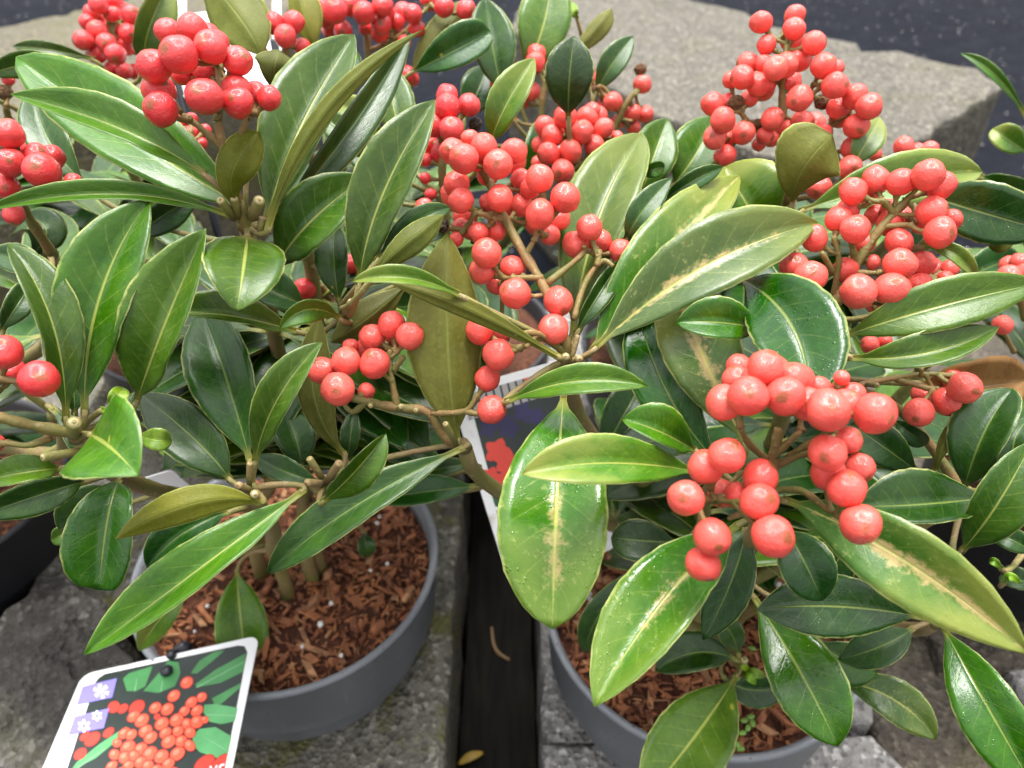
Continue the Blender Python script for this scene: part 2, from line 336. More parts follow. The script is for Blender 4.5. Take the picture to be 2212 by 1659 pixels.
slab('concrete_slab', [(.0189, .2190), (.0189, .66), (.30, .66), (.235, .33), (.222, .30), (.226, .258), (.216, .226)], -.08, .05, M['granite'], .003, .012, 4,
     'speckled grey slab under the grey pot, behind the joint at the dark gap', 'concrete slab')
slab('concrete_slab', [(.0189, .06), (.0189, .2125), (.11, .2135), (.212, .2185), (.222, .198), (.213, .172), (.232, .145), (.225, .06)], -.08, .048, M['granite'], .003, .012, 5,
     'speckled grey slab in front of the joint, beside the dark gap', 'concrete slab')
slab('concrete_slab', [(.272, .262), (.272, .66), (.50, .66), (.50, .262)], -.08, .05, M['brownstone'], .003, .014, 12,
     'dark brown slab under the dark pot beside the pale speckled stone', 'concrete slab')
slab('concrete_slab', [(-.372, .285), (-.372, .66), (-.58, .66), (-.58, .285)], -.08, .05, M['conc_moss'], .003, .014, 13,
     'grey slab under the pot darkened for shade by the rough broken chunk', 'concrete slab')
slab('mortar_strip', [(.0205, .2137), (.0205, .2183), (.063, .2183), (.063, .2137)], .0, .0485, M['granite'], .0006, .004, 6,
     'thin pale mortar strip in the joint between two speckled slabs', 'mortar')
slab('timber_board', [(-.037, .03), (.0165, .03), (.0165, .66), (-.037, .66)], -.079, -.045, M['wood'], .0012, .012, 7,
     'dark wet timber board at the bottom of the gap between the slabs', 'board')
slab('broken_stone', pxpoly([(1885, 1440), (2040, 1325), (2125, 1400), (2190, 1500), (2260, 1560), (2300, 1800), (1950, 1800), (1915, 1640), (1890, 1570)], .038), -.08, .038, M['brownstone'], .006, .01, 8,
     'dark brown wet stone between the speckled slab and the drooping leaf', 'stone')
slab('broken_stone', pxpoly([(2100, 1290), (2260, 1260), (2320, 1400), (2300, 1530), (2210, 1500), (2140, 1395)], .044), -.08, .044, M['granite'], .004, .01, 9,
     'pale grey speckled stone beside the dark brown wet stone', 'stone')
slab('rubble_chunk', pxpoly([(-120, 1440), (0, 1395), (60, 1330), (120, 1262), (165, 1240), (215, 1275), (245, 1340), (270, 1430), (285, 1520), (320, 1640), (330, 1820), (-120, 1820)], .06), -.08, .06, M['rubble'], .014, .008, 10,
     'rough broken concrete chunk leaning beside the pot darkened for shade', 'stone', tilt=(-.18, .25))
slab('rubble_chunk', pxpoly([(140, 1130), (250, 1150), (325, 1190), (335, 1340), (270, 1335), (225, 1285), (150, 1230)], .03), -.08, .03, M['rubble'], .008, .009, 11,
     'small rough stone chunk below the wet spoon shaped leaf', 'stone')

# ------------------------------------------------------------------ pots and plants
POTR, POTZ = .0875, .125
PL = {
 'A': ((-.133, .287), 'pot', 'red berried shrub in the grey pot carrying the printed picture label', 0),
 'B': ((.107, .256), 'pot', 'red berried shrub with scorched yellowing leaves in the grey pot on speckled slabs', 0),
 'C': ((-.385, .345), 'pot_shaded', 'red berried shrub in the pot darkened for shade beside the rough broken concrete chunk', 0),
 'D': ((.375, .355), 'pot_shaded', 'red berried shrub in a dark pot beside the pale grey speckled stone', 0),
 'E': ((-.262, .535), 'pot_shaded', 'red berried shrub standing before the olive stained concrete block', .0),
 'F': ((-.055, .520), 'pot_shaded', 'red berried shrub with olive leaves standing beside the white sign card', .0),
 'G': ((.145, .500), 'pot_shaded', 'red berried shrub before the weathered concrete block with the broken end', .0),
}
ROOT, BR = {}, {k: [] for k in PL}
for k, ((x, y), m, lab, z) in PL.items():
    r = empty('potted_shrub', (x, y, .05)); ROOT[k] = tag(r, lab, 'potted shrub', 'potted berry shrubs')
    # pot (lathe)
    prof = [(.0, .054), (.070, .054), (.0735, .0505), (.075, .052), (.0805, .078), (.0845, .080), (.0868, .1215), (.0885, .1225), (.0890, .1245), (.0880, .1262), (.0858, .1258), (.0842, .1235), (.0790, .080), (.073, .058), (0, .058)]
    bm = bmesh.new(); N = 72; rings = []
    for pr, pz in prof:
        rings.append([bm.verts.new((x+max(pr, 1e-4)*math.cos(a*2*math.pi/N), y+max(pr, 1e-4)*math.sin(a*2*math.pi/N), pz)) for a in range(N)])
    for i in range(len(rings)-1):
        for a in range(N): bm.faces.new((rings[i][a], rings[i][(a+1) % N], rings[i+1][(a+1) % N], rings[i+1][a]))
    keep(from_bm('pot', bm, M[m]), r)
    # soil
    bm = bmesh.new(); SR = .0838; zs = .112; rings = []
    for i in range(1, 15):
        rr = SR*i/14
        rings.append([bm.verts.new((x+rr*math.cos(a*2*math.pi/48), y+rr*math.sin(a*2*math.pi/48), zs+(.005*noise.noise(Vector((rr*math.cos(a*2*math.pi/48)*40+x*9, rr*math.sin(a*2*math.pi/48)*40, 1))) if i < 14 else -.002))) for a in range(48)])
    c0 = bm.verts.new((x, y, zs))
    for a in range(48):
        bm.faces.new((c0, rings[0][a], rings[0][(a+1) % 48]))
        for i in range(13): bm.faces.new((rings[i][a], rings[i+1][a], rings[i+1][(a+1) % 48], rings[i][(a+1) % 48]))
    soil = keep(from_bm('soil', bm, M['soil']), r)
    # bark mulch: uncountable small chips, plus the larger chips one can pick out
    def chip(bm, p, L, w, t, rz, tx, ty, mi=0):
        R = Matrix.Rotation(rz, 3, 'Z') @ Matrix.Rotation(tx, 3, 'X') @ Matrix.Rotation(ty, 3, 'Y')
        a = random.uniform(.5, 1); b = random.uniform(.4, .9)
        c = [(-L, -w*a, -t), (L*b, -w, -t), (L, w*a, -t), (-L*b, w, -t), (-L, -w*a*.8, t), (L*b, -w*.8, t), (L*.9, w*a*.7, t), (-L*b, w*.8, t)]
        v = [bm.verts.new(p+R @ Vector(q)) for q in c]
        for q in ((0, 3, 2, 1), (4, 5, 6, 7), (0, 1, 5, 4), (1, 2, 6, 5), (2, 3, 7, 6), (3, 0, 4, 7)):
            f = bm.faces.new([v[i] for i in q]); f.material_index = mi
    def rp(rmax):
        rr = rmax*math.sqrt(random.random()); a = random.uniform(0, 6.283); return x+rr*math.cos(a), y+rr*math.sin(a)
    if k in 'ABCD':
        bm = bmesh.new()
        for i in range(1700 if k in 'AB' else 500):
            px, py = rp(.081); s_ = min(2.2, .45+random.expovariate(2.2))
            chip(bm, Vector((px, py, zs+.002+.005*noise.noise(Vector(((px-x)*40+x*9, (py-y)*40, 1))))), .0024*s_*random.uniform(.6, 2.0), .0009*s_*random.uniform(.5, 1.5), .0004, random.uniform(0, 6.28), random.gauss(0, .35), random.gauss(0, .35), 0 if random.random() < .85 else 1)
        for i in range(120 if k in 'AB' else 20):
            px, py = rp(.078); a = random.uniform(0, 6.28); q = Vector((px, py, zs+.004)); d_ = Vector((math.cos(a), math.sin(a), 0)); e_ = Vector((-d_.y, d_.x, 0))*random.uniform(-.5, .5)
            Lf = random.uniform(.004, .012); tube(bm, [q, q+(d_+e_)*Lf*.5+Vector((0, 0, .001)), q+d_*Lf], [.00022]*3, 4, mi=random.randint(0, 1))
        tag(keep(from_bm('bark_mulch', bm, [M['chip'], M['chip2']], smooth=False), r), None, None, kind='stuff')
        for i in range(70 if k in 'AB' else 16):
            bm = bmesh.new(); px, py = rp(.077); s_ = random.uniform(.6, 1.9)
            chip(bm, Vector((0, 0, 0)), .0044*s_, .0019*random.uniform(.6, 1.6), .0007, 0, 0, 0)
            o = from_bm('bark_chip', bm, M['chip'] if random.random() < .6 else M['chip2'], smooth=False)
            o.location = (px, py, zs+.005+.004*noise.noise(Vector(((px-x)*40+x*9, (py-y)*40, 1)))); o.rotation_euler = (random.gauss(0, .3), random.gauss(0, .3), random.uniform(0, 6.28)); keep(o, r)
        for i in range(16 if k in 'AB' else 4):
            bm = bmesh.new(); px, py = rp(.076)
            bmesh.ops.create_icosphere(bm, subdivisions=1, radius=random.uniform(.0009, .0019))
            for v in bm.verts: v.co *= random.uniform(.75, 1.25)
            o = from_bm('perlite_grain', bm, M['perlite']); o.location = (px, py, zs+.0065); keep(o, r)

LEAFN = [0]
SHAPES = {'e': (1.12, .90), 'o': (1.05, .48), 'b': (.66, .95), 'n': (.95, .95), 'w': (.95, .72)}
def leaf(pl, code, b, m, t, wl, wr, db, dt, shape='e', arch=.006, tw=0.0, world=None, petiole=True):
    if world: B, Mp, T = world; dm = (Mp-CAM).dot(FWD); n_up = True
    else:
        dm = (db+dt)/2-arch; B, Mp, T = U(*b, db), U(*m, dm), U(*t, dt); n_up = False
    C = 2*Mp-(B+T)/2
    flip = code == 'U'
    sg = -1 if flip else 1
    F0 = math.radians(14)
    k = dm/F_
    W = max(wl, wr)*k/math.cos(F0)
    th = [math.acos(max(.05, min(1, wl*k/W))), math.acos(max(.05, min(1, wr*k/W)))]
    a_, b_ = SHAPES[shape]; s0 = a_/(a_+b_); pk = s0**a_*(1-s0)**b_
    nu, nv = 24, 4
    ph = random.uniform(0, 6.28); rip = random.uniform(.02, .06)*W; asym = random.uniform(-.06, .06); curl = random.uniform(-.35, .75)
    bm = bmesh.new(); uvl = bm.loops.layers.uv.new('UVMap'); UVS = {}
    top, bot = [], []; L = (T-B).length
    for i in range(nu+1):
        u = i/nu; u2 = u
        p = B*(1-u)**2+C*2*u*(1-u)+T*u*u
        tn = ((C-B)*(1-u)+(T-C)*u).normalized()
        vw = Vector((0, 0, 1)) if n_up else (CAM-p).normalized()
        n0 = (vw-tn*vw.dot(tn)).normalized(); sd_ = tn.cross(n0)
        if tw:
            q = Matrix.Rotation(math.radians(tw)*u, 3, tn); n0 = q @ n0; sd_ = q @ sd_
        s1 = max(0, (u-.05)/.95)
        w = (s1**a_*max(0, 1-s1)**b_)/pk*W*1.03*(1+.014*math.sin(u*95+ph))
        wp = .0011*(1-u)+.00015
        rt, rb = [], []
        for j in range(-nv, nv+1):
            v = j/nv; av = abs(v); h = 0 if v < 0 else 1
            ww = max(w, wp)*av*(1+asym*(1 if v < 0 else -1))
            fold = th[h]*min(1, .35+1.6*u)
            dome = ww*(1-av)*.22
            off = sd_*(math.copysign(1, v) if j else 0)*ww*math.cos(fold)+n0*sg*(ww*math.sin(fold)+dome*.6+rip*math.cos(fold)**2*av*av*math.sin(u*8+ph+(2 if v > 0 else 0))*min(1, w/W*1.5))
            q = p+off-B+n0*sg*curl*max(0, u-.62)**2*L
            tk = .0003+.0006*max(0, 1-av*5)*(1-u)
            rt.append(bm.verts.new(q+n0*sg*.0001)); rb.append(bm.verts.new(q-n0*sg*tk))
            UVS[rt[-1]] = UVS[rb[-1]] = (u, .5+v*.5)
        top.append(rt); bot.append(rb)
    def quad(vs, mi, uvo=None):
        try: f = bm.faces.new(vs)
        except ValueError: return
        f.material_index = mi; f.smooth = True
        for lp in f.loops: lp[uvl].uv = UVS[lp.vert]
    n2 = 2*nv
    for i in range(nu):
        for j in range(n2):
            a = (top[i][j], top[i][j+1], top[i+1][j+1], top[i+1][j]); c = (bot[i][j], bot[i+1][j], bot[i+1][j+1], bot[i][j+1])
            if flip: a, c = a[::-1], c[::-1]
            quad(a, 0); quad(c, 1)
        for j in (0, n2):
            quad((top[i][j], top[i+1][j], bot[i+1][j], bot[i][j]) if (j == 0) != flip else (top[i][j], bot[i][j], bot[i+1][j], top[i+1][j]), 0)
    quad(tuple(top[-1])+tuple(bot[-1][::-1]), 0); quad(tuple(top[0])[::-1]+tuple(bot[0]), 0)
    me = bpy.data.meshes.new('leaf'); bm.to_mesh(me); bm.free()
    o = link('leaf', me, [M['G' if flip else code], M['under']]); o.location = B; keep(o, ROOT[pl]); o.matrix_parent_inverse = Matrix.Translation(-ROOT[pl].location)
    LEAVES.append((pl, B, (Mp-B).normalized()))
    return o
LEAVES = []

# plant, material, base xy, midrib xy, tip xy, half widths left/right of travel (px), base and tip depth (m), options
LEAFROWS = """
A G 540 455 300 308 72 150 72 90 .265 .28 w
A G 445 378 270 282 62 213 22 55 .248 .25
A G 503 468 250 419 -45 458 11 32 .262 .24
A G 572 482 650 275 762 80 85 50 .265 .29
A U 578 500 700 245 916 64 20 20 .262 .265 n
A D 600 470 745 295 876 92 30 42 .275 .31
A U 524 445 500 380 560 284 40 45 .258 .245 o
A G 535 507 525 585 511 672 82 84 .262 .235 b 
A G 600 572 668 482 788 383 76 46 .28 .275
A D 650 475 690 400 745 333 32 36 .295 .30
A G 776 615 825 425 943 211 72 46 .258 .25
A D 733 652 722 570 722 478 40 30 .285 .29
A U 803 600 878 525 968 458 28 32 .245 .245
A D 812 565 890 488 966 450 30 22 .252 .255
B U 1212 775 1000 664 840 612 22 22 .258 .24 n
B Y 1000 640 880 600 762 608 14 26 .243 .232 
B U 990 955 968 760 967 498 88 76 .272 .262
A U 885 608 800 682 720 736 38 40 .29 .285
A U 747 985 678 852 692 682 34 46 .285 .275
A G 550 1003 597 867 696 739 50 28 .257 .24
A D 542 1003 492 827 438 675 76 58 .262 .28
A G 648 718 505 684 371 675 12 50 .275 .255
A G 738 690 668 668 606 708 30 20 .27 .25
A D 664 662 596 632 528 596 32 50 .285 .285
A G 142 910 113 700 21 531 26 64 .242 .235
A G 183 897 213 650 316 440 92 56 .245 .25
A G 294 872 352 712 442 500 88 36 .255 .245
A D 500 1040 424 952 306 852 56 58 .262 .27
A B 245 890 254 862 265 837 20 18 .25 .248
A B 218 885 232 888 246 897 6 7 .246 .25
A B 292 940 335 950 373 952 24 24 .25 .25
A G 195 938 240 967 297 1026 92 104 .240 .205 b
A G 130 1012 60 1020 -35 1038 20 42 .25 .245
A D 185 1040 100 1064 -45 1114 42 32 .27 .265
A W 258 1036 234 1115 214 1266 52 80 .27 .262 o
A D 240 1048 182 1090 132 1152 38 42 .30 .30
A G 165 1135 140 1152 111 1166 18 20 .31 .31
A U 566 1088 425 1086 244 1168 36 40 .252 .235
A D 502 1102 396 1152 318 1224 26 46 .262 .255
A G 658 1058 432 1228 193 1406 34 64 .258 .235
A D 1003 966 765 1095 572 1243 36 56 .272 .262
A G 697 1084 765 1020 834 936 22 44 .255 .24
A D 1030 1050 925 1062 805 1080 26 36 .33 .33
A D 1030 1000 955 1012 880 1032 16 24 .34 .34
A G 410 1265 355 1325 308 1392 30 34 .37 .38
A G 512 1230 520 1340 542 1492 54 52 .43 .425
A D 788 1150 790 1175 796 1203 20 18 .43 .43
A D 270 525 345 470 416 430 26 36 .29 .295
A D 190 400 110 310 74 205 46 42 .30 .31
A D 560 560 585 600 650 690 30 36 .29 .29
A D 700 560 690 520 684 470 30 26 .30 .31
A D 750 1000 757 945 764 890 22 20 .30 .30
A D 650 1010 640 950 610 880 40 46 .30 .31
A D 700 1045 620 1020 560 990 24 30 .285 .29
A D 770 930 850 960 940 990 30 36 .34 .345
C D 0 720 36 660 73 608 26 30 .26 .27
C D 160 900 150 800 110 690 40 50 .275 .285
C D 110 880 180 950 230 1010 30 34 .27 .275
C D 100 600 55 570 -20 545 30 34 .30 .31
C D 60 560 100 500 60 470 40 40 .31 .31
C G 60 640 30 610 -30 585 20 24 .30 .31
B S 1272 768 1425 568 1612 366 78 48 .268 .295
B S 1280 758 1510 582 1769 481 86 66 .258 .262
B Y 1235 735 1292 478 1393 282 82 58 .285 .31
B D 1245 720 1290 640 1345 560 18 30 .27 .28
B G 1092 868 1240 824 1389 832 40 26 .255 .245
B X 1218 850 1203 1080 1193 1361 108 116 .26 .225 w
B Y 1522 1022 1320 1000 1127 1024 44 62 .236 .212
B G 1506 976 1428 934 1355 908 22 56 .24 .232
B V 1560 1010 1440 845 1375 655 62 62 .262 .275
B S 1612 965 1520 770 1450 590 82 82 .255 .27
B W 1650 712 1560 697 1467 696 36 52 .252 .245
B V 1594 598 1708 700 1745 870 96 84 .262 .225 w
B U 1712 440 1735 365 1800 290 78 72 .29 .27 o
B Y 1726 457 1930 398 2134 371 62 46 .295 .295
G Y 1660 520 1610 435 1568 363 62 88 .305 .305
G G 1385 422 1408 350 1440 262 46 50 .33 .335
G G 1450 402 1500 338 1546 248 56 52 .335 .34
B D 1350 522 1385 460 1442 393 30 28 .285 .285
G D 1420 445 1490 395 1563 360 20 22 .295 .29
G W 1383 380 1410 366 1438 362 15 18 .31 .31
B V 1985 415 2110 455 2275 502 62 62 .295 .275
B G 1813 730 2010 667 2245 612 56 52 .252 .24
B G 1831 772 1990 765 2148 711 46 30 .25 .24
B N 1985 826 2090 835 2212 822 62 82 .285 .29
B D 2080 1065 2122 945 2178 852 72 42 .265 .262
B U 2018 1020 2040 955 2069 897 12 15 .268 .27
B G 2075 1192 2152 1092 2232 950 46 62 .26 .245
B D 2148 1072 1990 1090 1850 1092 38 78 .262 .252
B S 1691 1078 1925 1192 2199 1393 74 86 .235 .205
B V 1998 1335 1812 1310 1630 1318 66 64 .275 .258
B D 1696 1140 1736 1210 1778 1300 60 52 .255 .245
B G 1592 1458 1502 1590 1375 1745 76 80 .355 .30
B X 1598 1130 1440 1290 1288 1518 64 96 .245 .215
B D 1611 1140 1584 1245 1526 1368 46 50 .26 .265
B W 1625 1285 1728 1450 1812 1618 76 72 .30 .268
B X 1800 1470 1922 1506 2017 1591 46 42 .34 .325
B D 1975 1355 1906 1395 1820 1422 38 42 .30 .305
B D 1766 1380 1821 1425 1888 1450 46 46 .32 .325
B W 2034 1348 2130 1520 2250 1730 62 66 .295 .262
B D 1592 1426 1506 1410 1420 1446 36 46 .36 .36
B D 1596 1416 1580 1370 1546 1328 26 28 .36 .35
B D 1470 1172 1388 1168 1317 1160 42 46 .31 .31
B D 1385 1215 1300 1320 1264 1402 24 32 .33 .345
B D 1990 1025 1905 962 1835 915 40 46 .27 .265
B D 1290 1000 1345 900 1385 830 48 52 .33 .34
B D 1930 908 1966 935 2002 962 18 24 .28 .28
B D 1850 1120 1810 1210 1770 1270 40 46 .285 .29
B D 1700 1290 1780 1240 1850 1190 30 40 .30 .31
B D 1560 1460 1620 1490 1700 1480 30 36 .38 .385
B Y 1988 530 2060 547 2111 604 20 16 .262 .255
D U 2206 500 2165 518 2130 520 26 26 .30 .305
G Y 1838 362 1870 310 1896 262 32 32 .31 .315
D G 2216 250 2150 162 2080 117 10 13 .40 .40
D Y 2222 330 2178 302 2150 282 24 30 .37 .365
D D 2120 380 2170 400 2240 420 24 30 .36 .36
D D 2245 1200 2190 1168 2148 1150 24 26 .31 .315
D D 2255 1272 2200 1252 2158 1240 20 26 .33 .335
D B 2165 1230 2150 1215 2138 1212 8 9 .30 .298
D B 2165 1262 2180 1245 2205 1262 9 9 .30 .295
D D 2230 900 2190 960 2210 1040 36 40 .30 .30
D D 2060 620 2130 580 2190 560 40 44 .37 .38
B D 1740 640 1690 600 1650 540 50 50 .29 .30
B D 1960 560 2010 500 2060 470 40 40 .30 .31
E G -45 168 48 140 126 134 26 28 .35 .335
E G 205 128 110 108 28 100 15 18 .385 .375
E Y 312 140 322 60 372 -45 28 46 .36 .35
F U 568 132 520 40 425 -65 62 62 .345 .35
F U 682 115 658 30 632 -65 32 36 .37 .37
F U 590 195 592 150 604 100 44 52 .31 .30 o
F D 888 156 965 118 1051 72 44 38 .365 .36 o
F D 1086 205 1066 110 1050 12 42 52 .375 .375
F U 880 175 950 75 1022 -5 32 40 .395 .395
F G 1130 160 1172 60 1192 -55 56 56 .385 .385
G U 1228 135 1285 62 1329 8 16 26 .395 .395
G D 1285 205 1320 142 1363 84 30 27 .385 .38
G D 1228 258 1230 170 1241 80 50 52 .325 .31
F Y 1058 312 1093 228 1153 127 45 30 .295 .29
F G 882 335 852 240 838 148 36 46 .345 .35
F Y 832 308 776 252 721 221 26 32 .335 .335
F G 818 348 756 297 690 244 32 34 .32 .315
F D 840 420 790 340 740 280 36 40 .335 .34
F D 1000 260 1030 200 1050 150 40 40 .39 .395
F D 720 200 740 150 760 100 36 36 .36 .37
G D 1130 420 1170 330 1190 260 40 44 .36 .37
G D 1300 420 1330 350 1340 300 34 36 .35 .36
G D 1600 420 1560 380 1500 400 40 40 .34 .345
G B 1248 40 1240 25 1238 6 9 10 .40 .40
B B 1620 1455 1608 1440 1598 1432 8 8 .37 .365
B B 1600 1452 1592 1460 1587 1474 8 8 .37 .365
B B 1605 1452 1618 1462 1632 1478 9 9 .37 .365
B B 1608 1450 1630 1452 1650 1466 9 10 .37 .365
"""
for row in LEAFROWS.strip().splitlines():
    f = row.split(); v = [float(q) for q in f[2:12]]
    leaf(f[0], f[1], (v[0], v[1]), (v[2], v[3]), (v[4], v[5]), v[6], v[7], v[8], v[9], f[12] if len(f) > 12 else 'e')

# ------------------------------------------------------------------ berry clusters
def berry_mesh(name, seed, mat, dried=False):
    bm = bmesh.new()
    if dried:
        bmesh.ops.create_icosphere(bm, subdivisions=3, radius=1)
        for v in bm.verts:
            q = v.co.normalized(); v.co = q*(.86+.22*noise.noise(q*2.6+Vector((seed*5, 0, 0)))+.12*abs(noise.noise(q*6+Vector((seed, 3, 0)))))
    else:
        bmesh.ops.create_uvsphere(bm, u_segments=24, v_segments=16, radius=1)
        for v in bm.verts:
            q = v.co.normalized(); r = 1+.085*noise.noise(q*1.1+Vector((seed*7, 0, 0)))+.02*noise.noise(q*3.5+Vector((seed*3, 1, 0)))
            if q.z > .95: r -= .06*(q.z-.95)/.05
            if q.z > .992: r += .045
            if q.z < -.93: r -= .05*(-q.z-.93)/.07
            v.co = q*r
    me = bpy.data.meshes.new(name); bm.to_mesh(me); bm.free()
    for p in me.polygons: p.use_smooth = True
    me.materials.append(mat); return me
BM_ = {'c': [berry_mesh('berry', i, M['berry']) for i in range(7)], 'r': [berry_mesh('berry', i+3, M['berry_red']) for i in range(7)],
       'x': [berry_mesh('dried_berry', i, M['dried'], True) for i in range(2)], 'k': [berry_mesh('dried_berry', i+4, M['dried_dark'], True) for i in range(2)]}

